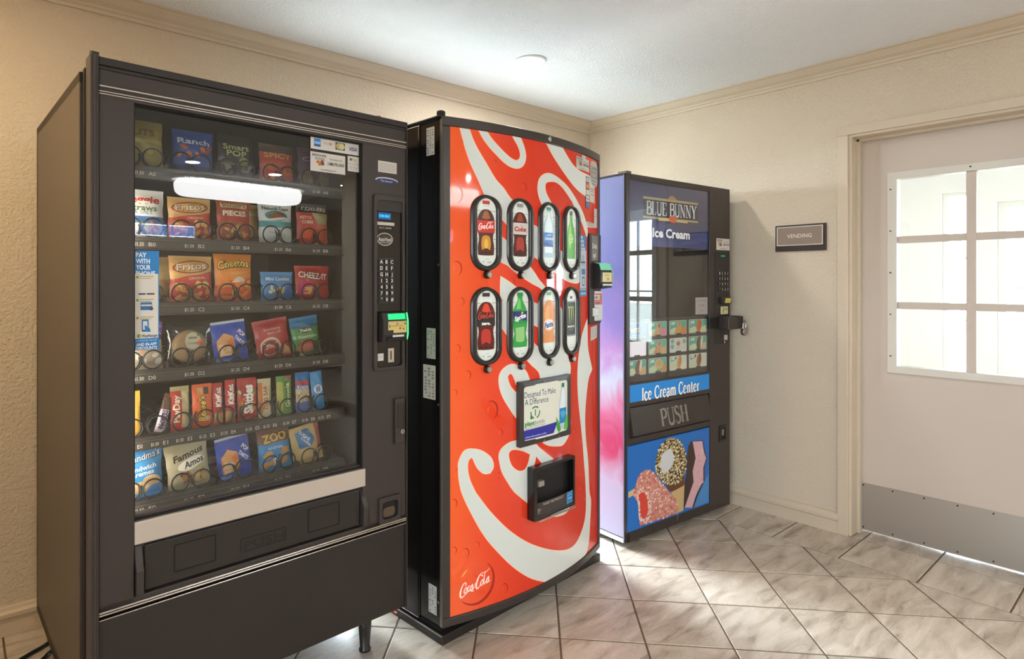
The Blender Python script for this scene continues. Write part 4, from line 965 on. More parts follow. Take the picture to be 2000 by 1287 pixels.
def zoo(p, w_, h_):
    p.rect(-w_/2, w_/2, .68*h_, h_, '7a4a34'); p.text('ZOO', 0, .80*h_, .20*h_, '5a3a1c', width=.78*w_, rot=.06, bold=.09); p.text('ZOO', 0, .805*h_, .19*h_, 'd9b45c', width=.74*w_, rot=.06, bold=.04)
    for x, z in ((-.25, .40), (.28, .44), (-.1, .2), (.25, .2), (-.3, .15)): p.ell(x*w_, z*h_, .15*w_, .09*h_, 'c99a5a', 12, .4)
    p.poly([(-.05*w_, .1*h_), (-.12*w_, .3*h_), (.04*w_, .34*h_), (.1*w_, .14*h_)], 'dfe6ea'); p.text('ANIMAL', 0, .56*h_, .07*h_, 'e9f0f3', width=.5*w_)
bag('snack_bag', 'blue and brown animal cracker bag on the bottom tray', .530, SH['F'], .112, .132, '2c86c2', zoo, GF, tilt=-.06)
def sugar(p, w_, h_):
    p.blob([(-.3*w_, .45*h_), (-.35*w_, .85*h_), (.1*w_, .92*h_), (.25*w_, .6*h_), (0, .42*h_)], '3f74a8'); p.text('SUGAR', -.05*w_, .74*h_, .09*h_, 'dfe8ee', width=.42*w_, rot=-.9, bold=.03); p.text('Cookie', -.05*w_, .60*h_, .08*h_, 'dfe8ee', width=.38*w_, rot=-.9, bold=.02)
    p.ell(-.1*w_, .25*h_, .3*w_, .2*h_, 'd3b681'); p.rect(.34*w_, .5*w_, .3*h_, h_, 'b5605a')
bag('snack_bag', 'beige and blue cookie bag at the right end of the bottom tray', .650, SH['F'], .110, .128, 'c8a86c', sugar, GF, tilt=-.16)
bag('snack_bag', 'small dark blue pack behind the toaster pastry on the bottom tray', .352, SH['F'], .07, .095, '27305f', art_simple(None, 'ffffff', [(.5, .7, '8a7a86')]), GF, depth=.185)

# ================================================================ DRINK MACHINE
CWD = .98
bul = lambda u: .08*(1-((u-CWD/2)/(CWD/2))**2)
co = thing('drink_vending_machine', 'red curved-front soda vending machine with eight bottle windows', 'vending machine', (-2.187, -1.086, 0), .062)
curved = lambda off: (lambda a, c, h: (a, off-bul(a)-h, c))
M_CB = mat('100d0c', .18, name='gloss_black_side')
M_CF = mat('3a3431', .35, name='dark_grey_frame')
MB().box(0, CWD, .135, .62, .045, 1.885).build('cabinet', M_CB, co, .004)
MB().box(.0, CWD, .0, .62, 0, .034).build('plinth', M_BLK2, co, .002)
MB().box(.012, CWD-.012, .03, .60, .034, .05).build('plinth_recess', M_DARK, co)
MB().box(-.002, .0, .004, .61, .030, .034).build('plinth_edge', M_CHR, co)
us = frange(0, CWD, 40)
def csolid(m, u0, u1, z0, z1, y0, y1, n=24, mi=0):      # curved slab; y0 front offset, y1 back plane (None keeps the curve)
    U = frange(u0, u1, n); vs = []; fs = []
    for u in U:
        b_ = y1 if y1 is not None else None
        yf = y0-bul(u); yb = b_ if b_ is not None else yf+.012
        vs += [(u, yf, z0), (u, yf, z1), (u, yb, z1), (u, yb, z0)]
    for i in range(n):
        o_ = 4*i
        for k in range(4): fs.append((o_+k, o_+(k+1) % 4, o_+4+(k+1) % 4, o_+4+k))
    fs += [(0, 1, 2, 3), (4*n, 4*n+3, 4*n+2, 4*n+1)]
    return m.add(vs, fs, mi)
csolid(MB(), .001, CWD-.001, .064, 1.894, .010, .128, 30).build('door_body', M_CB, co)
fr = MB()
csolid(fr, 0, CWD, 1.862, 1.897, 0, None, 30); csolid(fr, 0, CWD, .062, .094, 0, None, 30)
csolid(fr, 0, .030, .094, 1.862, 0, None, 4); csolid(fr, CWD-.026, CWD, .094, 1.862, 0, None, 4)
fr.build('door_frame', M_CF, co, .004)
MB().box(-.0025, .0, .001, .012, .066, 1.893).build('edge_highlight', mat('8a857f', .25, .8, name='aluminium_edge'), co)
m = MB(); m.tube([(-.002, .004, 1.893), (-.002, .61, 1.89)], .008, 8); m.lathe([(.016, 1.893), (.016, 1.915), (.012, 1.918)], (.01, .02, 0), 'z', 14)
m.build('top_edge', M_CB, co)
MB().lathe([(.010, -.001), (.010, -.006), (.007, -.007)], (.505, -bul(.505)+.002, 1.880), 'y', 14).build('top_lock', M_CHR, co)
MB().box(.43, .47, -.03, .02, 1.897, 1.906).build('top_bracket', M_BLK2, co)
for z, y in ((1.363, .02), (.15, .02), (.86, .02)): MB().lathe([(.005, -.003), (.005, .0)], (0, y, z), 'x', 10).build('screw', M_CHR, co)
MB().box(-.0015, .0, .126, .130, .06, 1.885).build('door_seam', M_GLOSS, co)
# lit red front
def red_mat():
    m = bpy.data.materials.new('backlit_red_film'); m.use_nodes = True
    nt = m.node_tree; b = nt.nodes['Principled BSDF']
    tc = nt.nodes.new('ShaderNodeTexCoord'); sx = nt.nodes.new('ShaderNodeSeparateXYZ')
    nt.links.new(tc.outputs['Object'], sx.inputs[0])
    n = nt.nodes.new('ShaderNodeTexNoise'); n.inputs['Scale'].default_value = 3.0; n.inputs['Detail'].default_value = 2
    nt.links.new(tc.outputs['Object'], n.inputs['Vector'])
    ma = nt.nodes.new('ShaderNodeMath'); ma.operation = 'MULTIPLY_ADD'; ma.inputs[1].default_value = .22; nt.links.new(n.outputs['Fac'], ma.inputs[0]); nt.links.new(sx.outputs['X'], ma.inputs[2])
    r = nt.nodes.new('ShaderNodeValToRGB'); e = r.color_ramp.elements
    e[0].position = .10; e[0].color = lin('ee5f25'); e[1].position = .95; e[1].color = lin('c22f1d')  # orange left end paints reflected light and backlight glow into the film colour
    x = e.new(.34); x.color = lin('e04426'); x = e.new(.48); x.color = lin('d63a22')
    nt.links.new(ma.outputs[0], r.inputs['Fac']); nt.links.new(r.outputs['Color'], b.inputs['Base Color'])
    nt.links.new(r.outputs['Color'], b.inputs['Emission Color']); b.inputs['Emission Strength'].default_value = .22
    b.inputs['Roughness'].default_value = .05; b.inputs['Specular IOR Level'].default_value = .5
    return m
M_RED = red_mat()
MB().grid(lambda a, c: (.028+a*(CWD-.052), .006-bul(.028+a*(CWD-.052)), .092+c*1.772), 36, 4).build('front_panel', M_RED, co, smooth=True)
CUT = frange(.02, CWD-.02, 40)
S0 = curved(.006)
WH, EDGE = 'd3d8d3', 'efc9b0'
def grow(poly, d):            # outline pushed outwards a little for the pale rim
    P = [Vector(q) for q in poly]; n = len(P); A = sum(P[i].x*P[(i+1) % n].y-P[(i+1) % n].x*P[i].y for i in range(n)); sg = 1 if A > 0 else -1; out = []
    for i in range(n):
        t = (P[(i+1) % n]-P[i-1]); t = t.normalized() if t.length > 1e-9 else Vector((1, 0))
        out.append((P[i].x+t.y*d*sg, P[i].y-t.x*d*sg))
    return out
def clampf(poly): return [(min(max(a, .030), CWD-.026), min(max(c, .095), 1.861)) for a, c in poly]
p = Print()
for k, holes in (('W1', ()), ('W2', ()), ('W3', ('W3h',)), ('W4', ()), ('W5', ()), ('W6', ('W6h',)), ('W7', ()), ('W8', ()), ('W9', ()), ('W10', ()), ('W11', ())):
    o_ = catmull(SWIRL[k], True, 4, 62); hs = [catmull(SWIRL[h], True, 4, 75) for h in holes]
    p.poly(clampf(grow(o_, .0035)), EDGE, [grow(h, -.0035) for h in hs])
    p.poly(clampf(o_), WH, hs)
p.build('script_ribbon', co, S0, CUT, h0=.0006, dh=.00005, rough=.06, emit=.16)
# printed drops
p = Print(); rr = random.Random(11)
drops = [(.055, 1.35, .022), (.075, 1.23, .012), (.06, 1.06, .012), (.05, .90, .010), (.20, .82, .030), (.30, .79, .012), (.24, .73, .014), (.06, .60, .020), (.045, .50, .014), (.33, .68, .012), (.05, 1.62, .030), (.045, .33, .012), (.09, .31, .016), (.14, .33, .010), (.33, .25, .022), (.29, .29, .014), (.26, .135, .018), (.80, .75, .016), (.77, .60, .022), (.70, .66, .014), (.83, .45, .016), (.76, .40, .020), (.80, .34, .018), (.36, 1.67, .016), (.30, 1.30, .014), (.56, 1.70, .014), (.11, 1.12, .008), (.10, .96, .014)]
for x, z, r_ in drops:
    pts = ell(x, z, r_, r_*1.15, 18)
    p.line([(x+r_*math.cos(a), z+r_*1.2*math.sin(a)) for a in frange(-1.2, 2.0, 8)], [r_*.04+r_*.22*math.sin(PI*k/8) for k in range(9)], 'b02a16')
    p.line([(x-r_*.45*math.cos(a), z+r_*.6*math.sin(a)) for a in frange(-.4, 1.1, 4)], [r_*.03+r_*.10*math.sin(PI*k/4) for k in range(5)], 'f0764a')
for k in range(46):
    x, z, r_ = rr.uniform(.04, .94), rr.uniform(.11, 1.84), rr.uniform(.003, .007)
    p.line([(x+r_*math.cos(a), z+r_*math.sin(a)) for a in frange(-.6, 1.9, 5)], [r_*.1+r_*.4*math.sin(PI*q/5) for q in range(6)], 'b52c18')
# big drop with the small script mark
p.line([(.135+.078*math.cos(a), .193+.078*math.sin(a)) for a in frange(-2.4, .9, 22)], [.002+.010*math.sin(PI*q/22) for q in range(23)], 'a82617')
p.line([(.135-.066*math.cos(a), .193+.066*math.sin(a)) for a in frange(.5, 1.05, 6)], [.001+.006*math.sin(PI*q/6) for q in range(7)], 'f7a24e')
p.build('water_drops', co, S0, CUT, h0=.0003, dh=.0, rough=.12, emit=.16)['kind'] = 'stuff'
def script(p, x0, z0, W_, col, rise=.0, lw=1.0):        # flowing brand lettering made of pen strokes
    k = W_
    def X(a, b): return (x0+a*k, z0+b*k+rise*a*k)
    def st(pts, w_): p.line([X(*q) for q in pts], [v*k*lw for v in w_], col, 4)
    st([(.18, .30), (.20, .36), (.16, .40), (.09, .34), (.03, .20), (.02, .08), (.06, .02), (.14, .04), (.24, .10), (.34, .11), (.40, .07), (.46, .06)], [.02, .035, .02, .035, .05, .05, .04, .025, .022, .035, .04, .004])
    for ox in (.155, .345):
        st([(ox+.06, .26), (ox+.01, .22), (ox-.015, .15), (ox+.01, .10), (ox+.05, .13), (ox+.075, .21), (ox+.06, .26)], [.02, .035, .04, .03, .02, .03, .02])
    st([(.315, .25), (.285, .25), (.255, .18), (.26, .12), (.30, .115), (.335, .16)], [.03, .03, .04, .035, .02, .012])
    st([(.415, .27), (.40, .18), (.405, .12), (.44, .13), (.48, .20)], [.03, .04, .04, .022, .012])
    st([(.47, .22), (.51, .24), (.53, .23)], [.012, .028, .012])
    st([(.72, .42), (.74, .36), (.70, .40), (.64, .42), (.57, .32), (.53, .20), (.535, .10), (.58, .07), (.64, .12), (.68, .18)], [.01, .035, .02, .03, .05, .055, .05, .035, .02, .012])
    st([(.74, .27), (.69, .22), (.67, .15), (.695, .10), (.735, .14), (.755, .22), (.74, .27)], [.02, .035, .04, .03, .02, .03, .02])
    st([(.84, .47), (.80, .34), (.78, .20), (.785, .11), (.82, .13), (.85, .18)], [.012, .03, .04, .04, .022, .012])
    st([(.94, .27), (.89, .23), (.865, .15), (.885, .10), (.925, .14), (.95, .22), (.945, .27), (.935, .14), (.96, .11), (1.0, .15)], [.02, .035, .04, .03, .02, .03, .03, .04, .025, .01])
    st([(.60, .40), (.70, .46), (.80, .44), (.90, .45), (.99, .50)], [.004, .02, .02, .02, .006])
p = Print(); script(p, .068, .150, .128, 'f6ddd0', .16, 1.0)
p.build('script_mark', co, S0, CUT, h0=.0016, dh=0, rough=.12, emit=.2)
# ---- selection windows
stadium = lambda x0, x1, z0, z1, n=10: rrect(x0, x1, z0, z1, (x1-x0)/2-1e-4, n)
def bottle(p, x, z0, z1, kind):
    h = z1-z0; w_ = h*.20
    f = lambda a, b: (x+a*w_, z0+b*h)
    L = {'coke': ('4a1d10', 'c98a2a', 'c8281c', 'b52a1c', 'efe6dc'), 'diet': ('4a1f18', 'a8382c', 'c9c6c0', '8f8b86', 'b52a2a'), 'zero': ('5a1a14', 'b8332a', '2a2426', '332c2c', 'd0402e')}
    if kind in L:
        body, glow, lab, cap, tx = L[kind]
        p.rect(x-.24*w_*1.6, x+.24*w_*1.6, z0+.935*h, z0+h, cap); p.rect(x-.36*w_, x+.36*w_, z0+.885*h, z0+.935*h, 'cfd2cf')
        out = [f(-.38, .83), f(-.80, .72), f(-.90, .62), f(-.92, .44), f(-.80, .40), f(-.74, .30), f(-.86, .18), f(-.84, .06), f(-.70, .01), f(.70, .01), f(.84, .06), f(.86, .18), f(.74, .30), f(.80, .40), f(.92, .44), f(.90, .62), f(.80, .72), f(.38, .83)]
        p.blob(out, body, 3)
        p.blob([f(-.42, .10), f(-.50, .20), f(-.40, .34), f(0, .37), f(.40, .34), f(.50, .20), f(.42, .10), f(0, .14)], glow, 3)
        if kind == 'coke': p.ell(x, z0+.22*h, .22*w_, .09*h, 'e0ae4a')
        p.blob([f(-.45, .68), f(-.18, .80), f(.18, .80), f(.45, .68), f(0, .66)], {'coke': '9a5a30', 'diet': '9a3a28', 'zero': 'd8452a'}[kind], 3)
        p.poly([f(-.92, .64), f(-.92, .42), f(.92, .42), f(.92, .64)], lab)
        if kind == 'coke': script(p, x-.80*w_, z0+.46*h, 1.6*w_, tx, .04, 1.1)
        if kind == 'diet': p.text('diet', x+.2*w_, z0+.595*h, .03*h, 'a06a62', width=.5*w_); p.text('Coke', x, z0+.525*h, .085*h, tx, width=1.5*w_, shear=.12, bold=.05)
        if kind == 'zero': script(p, x-.80*w_, z0+.535*h, 1.6*w_, tx, .02, 1.1); p.text('zero.', x-.02*w_, z0+.47*h, .055*h, 'efeae4', width=.95*w_, bold=.05)
        for a in (-.45, 0, .45): p.ell(x+a*w_, z0+.05*h, .12*w_, .02*h, '2a1410')
    elif kind == 'water':
        p.rect(x-.34*w_, x+.34*w_, z0+.935*h, z0+h, '1f7a4a')
        p.blob([f(-.26, .93), f(-.30, .84), f(-.70, .70), f(-.80, .56), f(-.80, .10), f(-.70, .01), f(.70, .01), f(.80, .10), f(.80, .56), f(.70, .70), f(.30, .84), f(.26, .93)], '9fb9c4', 3)
        p.blob([f(-.20, .90), f(-.22, .82), f(-.54, .68), f(-.62, .52), f(-.62, .10), f(.55, .10), f(.55, .56), f(.45, .70), f(.2, .82), f(.18, .90)], 'd5e0e2', 3)
        p.poly([f(-.80, .50), f(-.80, .22), f(.66, .22), f(.66, .50)], '1f5fa8'); p.poly([f(-.80, .31), f(-.80, .22), f(.66, .22), f(.66, .26)], '27347e'); p.text('DASANI', x, z0+.38*h, .05*h, 'e6eef3', width=1.25*w_, bold=.02)
        p.blob([f(-.6, .42), f(0, .47), f(.6, .45), f(0, .44)], '6fb0dd', 3)
    elif kind == 'dew':
        p.rect(x-.26*w_, x+.26*w_, z0+.90*h, z0+.99*h, '4a4a30')
        p.blob([f(-.24, .90), f(-.30, .76), f(-.62, .62), f(-.72, .52), f(-.78, .30), f(-.76, .04), f(-.62, .01), f(.62, .01), f(.76, .04), f(.78, .30), f(.72, .52), f(.62, .62), f(.30, .76), f(.24, .90)], '57a52c', 3)
        p.blob([f(-.15, .8), f(-.45, .58), f(-.5, .3), f(-.1, .2), f(.1, .5)], '8ccf4a', 3); p.ell(x, z0+.42*h, .36*w_, .09*h, 'cfe0a8'); p.ell(x, z0+.42*h, .26*w_, .065*h, '6faf3a'); p.text('GO', x, z0+.42*h, .05*h, 'e9f2d0', width=.4*w_, bold=.03)
    elif kind == 'sprite':
        p.rect(x-.36*w_, x+.36*w_, z0+.93*h, z0+h, '1f8a3c')
        p.blob([f(-.30, .93), f(-.32, .86), f(-.72, .72), f(-.84, .64), f(-.86, .40), f(-.70, .26), f(-.86, .14), f(-.84, .05), f(-.70, .01), f(.70, .01), f(.84, .05), f(.86, .14), f(.70, .26), f(.86, .40), f(.84, .64), f(.72, .72), f(.32, .86), f(.30, .93)], '2f9a44', 3)
        p.blob([f(-.5, .12), f(-.55, .36), f(.5, .38), f(.52, .14), f(0, .10)], '8fc27a', 3); p.blob([f(-.2, .88), f(-.5, .7), f(.1, .7), f(.05, .88)], '6fc46a', 3)
        p.poly([f(-.86, .66), f(-.86, .44), f(.86, .44), f(.86, .66)], '22306a'); p.poly([f(-.86, .53), f(-.86, .44), f(.86, .44), f(.86, .48)], '1f8a4a'); p.text('Sprite', x, z0+.555*h, .085*h, 'eef4ee', width=1.4*w_, rot=.28, bold=.04, shear=.1); p.ell(x+.25*w_, z0+.63*h, .14*w_, .018*h, 'd9c53a', rot=.6)
    elif kind == 'fanta':
        p.rect(x-.34*w_, x+.34*w_, z0+.94*h, z0+h, '2f9a5a'); p.rect(x-.3*w_, x+.3*w_, z0+.89*h, z0+.94*h, 'd8d2c2')
        p.blob([f(-.36, .84), f(-.76, .74), f(-.88, .62), f(-.84, .40), f(-.72, .26), f(-.86, .14), f(-.84, .04), f(.84, .04), f(.86, .14), f(.72, .26), f(.84, .40), f(.88, .62), f(.76, .74), f(.36, .84)], 'd3812c', 3)
        p.blob([f(-.5, .44), f(-.6, .6), f(-.3, .74), f(.1, .74), f(.0, .5)], 'e39a45', 3); p.ell(x, z0+.38*h, .80*w_, .12*h, 'e6a050'); p.ell(x, z0+.385*h, .72*w_, .10*h, 'dcd6cf'); p.text('Fanta', x, z0+.385*h, .10*h, '2a3a86', width=1.3*w_, rot=.15, bold=.05, shear=.1)
    elif kind == 'can':
        p.rect(x-.22*w_, x+.22*w_, z0+.86*h, z0+.91*h, '4a4a48'); p.rr(x-.80*w_, x+.80*w_, z0+.14*h, z0+.80*h, .004, '2c2b2a'); p.rect(x-.7*w_, x+.7*w_, z0+.79*h, z0+.815*h, '8f8f8d'); p.rect(x-.7*w_, x+.7*w_, z0+.115*h, z0+.145*h, '8f8f8d')
        for a in (-.42, -.02, .36): p.line([f(a-.12, .68), f(a+.02, .70), f(a+.05, .55), f(a+.02, .36)], [.004, .005, .004, .0008], 'c3d64a', 3)
        p.text('MONSTER', x, z0+.31*h, .04*h, 'e6e6e2', width=1.3*w_, bold=.03); p.text('ENERGY', x, z0+.25*h, .025*h, '9fb04a', width=.8*w_)
M_BEZ = mat('292422', .28, name='bezel_black')
M_CARD = mat('d6dbd3', .35, emit=.28, name='lit_insert_card')
M_BTN = mat('a9a49c', .35, .5, name='grey_button')
kinds = [['coke', 'diet', 'water', 'dew'], ['zero', 'sprite', 'fanta', 'can']]
desc = [['cola bottle picture with red label', 'diet cola bottle picture with silver label', 'water bottle picture with blue label', 'green soda bottle picture'], ['dark cola bottle picture with black label', 'green lemon soda bottle picture', 'orange soda bottle picture', 'black energy drink can picture']]
uc = [.176, .338, .5045, .667]
for r_, (zc, hh) in enumerate(((1.4835, .1425), (1.1365, .1465))):
    for c_ in range(4):
        x = uc[c_]; a0, a1, z0, z1 = x-.066, x+.066, zc-hh, zc+hh
        m = MB(); po = stadium(a0, a1, z0, z1, 12); pi2 = stadium(a0+.021, a1-.021, z0+.019, z1-.013, 12)
        pm = stadium(a0+.007, a1-.007, z0+.006, z1-.006, 12); n = len(po)
        lay = [(po, .004), (pm, -.012), (pi2, -.006), (pi2, .004)]
        vs = [(q[0], yy-bul(q[0]), q[1]) for pl, yy in lay for q in pl]
        m.add(vs, [(k*n+i, k*n+(i+1) % n, (k+1)*n+(i+1) % n, (k+1)*n+i) for k in range(3) for i in range(n)])
        bz = m.build('selection_window', M_BEZ, co, smooth=True)
        bz['label'] = desc[r_][c_]
        q = Print(); q.poly(stadium(a0+.018, a1-.018, z0+.016, z1-.010, 12), M_CARD); q.build('insert_card', bz, curved(.004), CUT, h0=.0005)
        q = Print()
        for sgn in (-1, 1):
            for zz in frange(z0+.085, z1-.06, 4): q.rect(x+sgn*.0335-.010, x+sgn*.0335+.010, zz-.0006, zz+.0006, '4a4a48')
        bottle(q, x, z0+.058, z1-.022, kinds[r_][c_])
        q.text('16.9 FL OZ', x+.004, z0+.046, .0045, '77776f', width=.014); q.text('CAL', x-.012, z0+.036, .007, '6a6a64', width=.011); q.text('200', x+.013, z0+.034, .006, '6a6a64', width=.018)
        q.build('drink_picture', bz, curved(.004), CUT, h0=.0011, dh=.00005, rough=.3, emit=.22)
        bx_, bzz = x+.004, zc-hh-.013
        MB().lathe([(.0145, .004), (.0145, -.006), (.0125, -.008)], (bx_-.003, -bul(bx_), bzz), 'y', 20).build('button_collar', M_GLOSS, bz)
        MB().lathe([(.0105, -.006), (.0105, -.013), (.0085, -.0145)], (bx_, -bul(bx_), bzz), 'y', 20).build('button', M_BTN, bz, smooth=False)
# ---- plant bottle notice
slope = lambda x: 0
pn = MB(); bm_ = bul(.48)
po = rrect(.320, .640, .664, .917, .005); pi2 = rrect(.342, .617, .687, .896, .012)
off = lambda a: -bul(a)
pn.ring(rrect(.320, .640, .664, .917, .005, 4), rrect(.342, .617, .687, .896, .012, 4), -.014, .006, off=off)
nt_ = pn.build('notice_frame', mat('3d3835', .35, name='notice_frame_grey'), co, .002)
q = Print(); q.rr(.338, .621, .683, .900, .012, 'd6d6c8'); q.poly([(.339, .690), (.52, .690), (.545, .733), (.339, .726)], '2b2f96')
q.text('Designed To Make', .348, .864, .024, '2b3360', width=.185, align='l'); q.text('A Difference', .350, .835, .024, '2b3360', width=.135, align='l')
for k in range(3):
    a = PI/2+k*2*PI/3
    q.line([(.407+.025*math.cos(t), .790+.022*math.sin(t)) for t in frange(a-.75, a+.75, 8)], .0055, '2f7a44')
q.line([(.407, .777), (.407, .802)], .005, '2f7a44'); q.blob([(.378, .768), (.381, .783), (.394, .775), (.388, .766)], '2f7a44')
q.text('plant', .350, .7515, .017, '2f8a44', width=.052, align='l', bold=.03); q.text('bottle', .404, .7515, .017, '7f8a80', width=.058, align='l')
for k in range(2): q.text(['Up to 30% made from plants', '100% recyclable bottle'][k], .350, .738-.008*k, .005, '6a6f6a', width=.115, align='l')
q.text('plantbottle.info', .352, .700, .006, 'dfe2f2', width=.12, align='l')
q.rect(.573, .592, .868, .886, '1f7a4f'); q.blob([(.575, .866), (.562, .83), (.556, .79), (.557, .73), (.561, .70), (.604, .70), (.606, .74), (.606, .79), (.602, .83), (.590, .866)], 'b3c6d2', 3); q.blob([(.577, .862), (.567, .83), (.561, .79), (.561, .775), (.600, .775), (.598, .83), (.588, .862)], 'd9e1e3', 3)
q.poly([(.557, .784), (.557, .722), (.606, .722), (.606, .784)], '2a7fb8'); q.blob([(.560, .765), (.580, .775), (.604, .760), (.58, .74)], '49a3cf', 3)
q.blob([(.535, .753), (.538, .71), (.552, .690), (.566, .694), (.560, .72)], '3f9a3f', 3); q.blob([(.618, .76), (.600, .735), (.588, .70), (.598, .692), (.617, .70)], '55b040', 3)
q.build('notice_print', nt_, curved(-.0095), CUT, h0=.0006, dh=.0001, rough=.25, emit=.2)
for a, c in ((.455, .907), (.455, .674), (.55, .674)): MB().lathe([(.003, .0), (.003, -.0155)], (a, -bul(a), c), 'y', 8).build('screw', M_CHR, nt_)
# ---- delivery port
ch = MB(); po = rrect(.378, .650, .370, .578, .006, 3); pi2 = rrect(.398, .636, .385, .566, .006, 3)
ch.ring(po, pi2, -.030, .006, off=off)
ch.build('delivery_port', M_GLOSS, co, .003)
port = [o for o in (co.children) if o.name.startswith('delivery_port')][0]
MB().grid(lambda a, c: (.390+a*.255, .001-bul(.390+a*.255), .376+c*.198), 8, 2).build('port_back', M_DARK, port)
MB().grid(lambda a, c: (.398+a*.238, -.026-bul(.398+a*.238), .385+c*.052), 8, 2).build('port_lip', M_CF, port)
q = Print(); q.text('PLEASE TAKE PRODUCT', .50, .4275, .010, 'd8d4cc', width=.13); q.text('PUSH', .402, .412, .006, 'b9b4ab', width=.012, align='l')
for k in range(3): q.rect(.402, .402+.012+.004*k, .398+.006*k, .400+.006*k, 'b9b4ab')
e_ = q; q = Print(); q.rr(.589, .632, .388, .436, .003, '3f95d0'); q.rr(.593, .628, .394, .430, .003, '2a7fc2'); q.text('energy', .610, .411, .010, 'dcecf6', width=.030, shear=.2); q.line([(.596, .420), (.608, .426), (.625, .421)], .0015, 'dcecf6', 3)
q.build('energy_sticker', port, curved(-.026), CUT, h0=.0006, emit=.02); e_.build('port_lettering', port, curved(-.026), CUT, h0=.0006, emit=.02)
MB().box(.408, .440, -.028-bul(.42), -.01-bul(.42), .50, .520).build('port_label', mat('9a958d', .4, name='port_label_grey'), port)
MB().box(.40, .636, -.034-bul(.5), -.030-bul(.5), .366, .372).build('port_trim', M_CHR, port)
# ---- payment column at the right
m = MB(); csolid(m, .832, CWD-.004, 1.112, 1.520, -.006, .02, 8); pc = m.build('payment_column', M_CF, co, .002)
yb = lambda a: -.006-bul(a)
SC = curved(-.006)
CUT2 = frange(.83, .98, 8)
q = Print(); q.rect(.848, .930, 1.398, 1.512, '6d6863'); q.poly(rect(.850, .928, 1.400, 1.510), '7d7872'); q.text('Drink', .889, 1.465, .022, 'e6e2dc', width=.06, bold=.03); q.text('up!', .884, 1.425, .022, 'e6e2dc', width=.035, bold=.03); q.build('drink_plate', pc, SC, CUT2)
m = MB(); m.prism([(-.004, 1.270), (-.045, 1.276), (-.055, 1.30), (-.055, 1.345), (-.042, 1.384), (-.004, 1.390)], lambda a, c: (.862, a+yb(.90), c), lambda a, c: (.952, a+yb(.90), c))
bl2 = m.build('bill_validator', M_BLK2, co, .003)
MB().prism([(-.03, 1.355), (-.052, 1.350), (-.042, 1.386), (-.02, 1.390)], lambda a, c: (.866, a+yb(.90)-.001, c), lambda a, c: (.950, a+yb(.90)-.001, c)).build('lit_top', mat('6fbfa2', .3, emit=.35, name='pale_green_lens'), bl2)
MB().prism([(-.004, 1.272), (-.046, 1.277), (-.0565, 1.30), (-.0565, 1.345), (-.0435, 1.385), (-.004, 1.389)], lambda a, c: (.9515, a+yb(.90), c), lambda a, c: (.954, a+yb(.90), c)).build('clear_edge', mat('a8cfae', .25, name='pale_edge'), bl2)
q = Print(); q.rect(.872, .945, 1.303, 1.345, 'c9b65a'); q.text('INSERT', .908, 1.333, .007, '8a3a2a', width=.04); q.ell(.915, 1.316, .008, .007, 'c9502e', 12); q.rect(.876, .884, 1.308, 1.340, 'd8cf8a'); q.rect(.872, .945, 1.286, 1.294, 'cfcac0'); q.build('bill_sticker', bl2, lambda a, c, h: (a, yb(.90)-.0552-h, c))
MB().box(.868, .948, yb(.90)-.054, yb(.90)-.04, 1.276, 1.284).build('bill_slot', M_DARK, bl2)
cp2 = MB().box(.852, .950, yb(.90)-.004, yb(.90)+.02, 1.125, 1.262).build('coin_plate', mat('8d8780', .35, .5, name='coin_plate_grey'), co, .002)
q = Print(); q.rect(.858, .944, 1.198, 1.252, 'b83a2c'); q.rect(.872, .924, 1.222, 1.242, 'd8d2c8'); q.rect(.876, .918, 1.226, 1.238, '8d8780'); q.rect(.896, .90, 1.224, 1.24, '2a2523'); q.text('COINS', .905, 1.207, .008, '3a1a14', width=.04, bold=.02); q.build('coin_print', cp2, flat(yb(.90)-.004))
MB().box(.862, .908, yb(.90)-.012, yb(.90)-.004, 1.148, 1.185).build('return_button', mat('cdc8bf', .4, name='pale_button'), cp2, .002)
# ---- stickers
S1 = curved(.006)
q = Print(); berkshire(q, .715, .842, 1.792, 1.846, 'cfcbc4'); q.rect(.765, .805, 1.846, 1.858, 'bfc4bf'); q.build('service_sticker', co, S1, CUT, h0=.0016)
q = Print(); q.rr(.856, .950, 1.738, 1.852, .028, 'c3c0ba'); q.text('CALORIES', .903, 1.820, .016, '5c5751', width=.075, bold=.03); q.rect(.862, .944, 1.775, 1.806, '8d8881'); q.text('COUNT', .903, 1.790, .018, 'd8d4cc', width=.07, bold=.03); q.text('check then', .903, 1.764, .010, '6a655e', width=.06); q.text('choose', .903, 1.750, .010, '6a655e', width=.045); q.build('calorie_sticker', co, S1, CUT, h0=.0016)
q = Print(); q.rect(.806, .848, 1.632, 1.772, '55504b'); q.rect(.809, .845, 1.748, 1.768, 'b9bcc2'); q.rect(.809, .845, 1.716, 1.744, 'c9502e'); q.rect(.814, .840, 1.722, 1.736, 'e8a06a'); q.rect(.809, .845, 1.690, 1.713, 'd3d0ca'); q.rect(.809, .845, 1.660, 1.686, 'd8d6d0'); q.text('VISA', .827, 1.673, .010, '3a4a86', width=.028, bold=.02); q.rect(.809, .845, 1.635, 1.656, '4f7fb0'); q.build('card_sticker', co, S1, CUT, h0=.0016)
q = Print(); q.rect(.852, .912, 1.662, 1.736, 'd3cdc0'); q.rect(.86, .905, 1.72, 1.725, '8d877d'); q.rect(.86, .90, 1.71, 1.714, '8d877d'); q.rect(.86, .905, 1.695, 1.699, '8d877d'); q.build('small_notice', co, S1, CUT, h0=.0016)
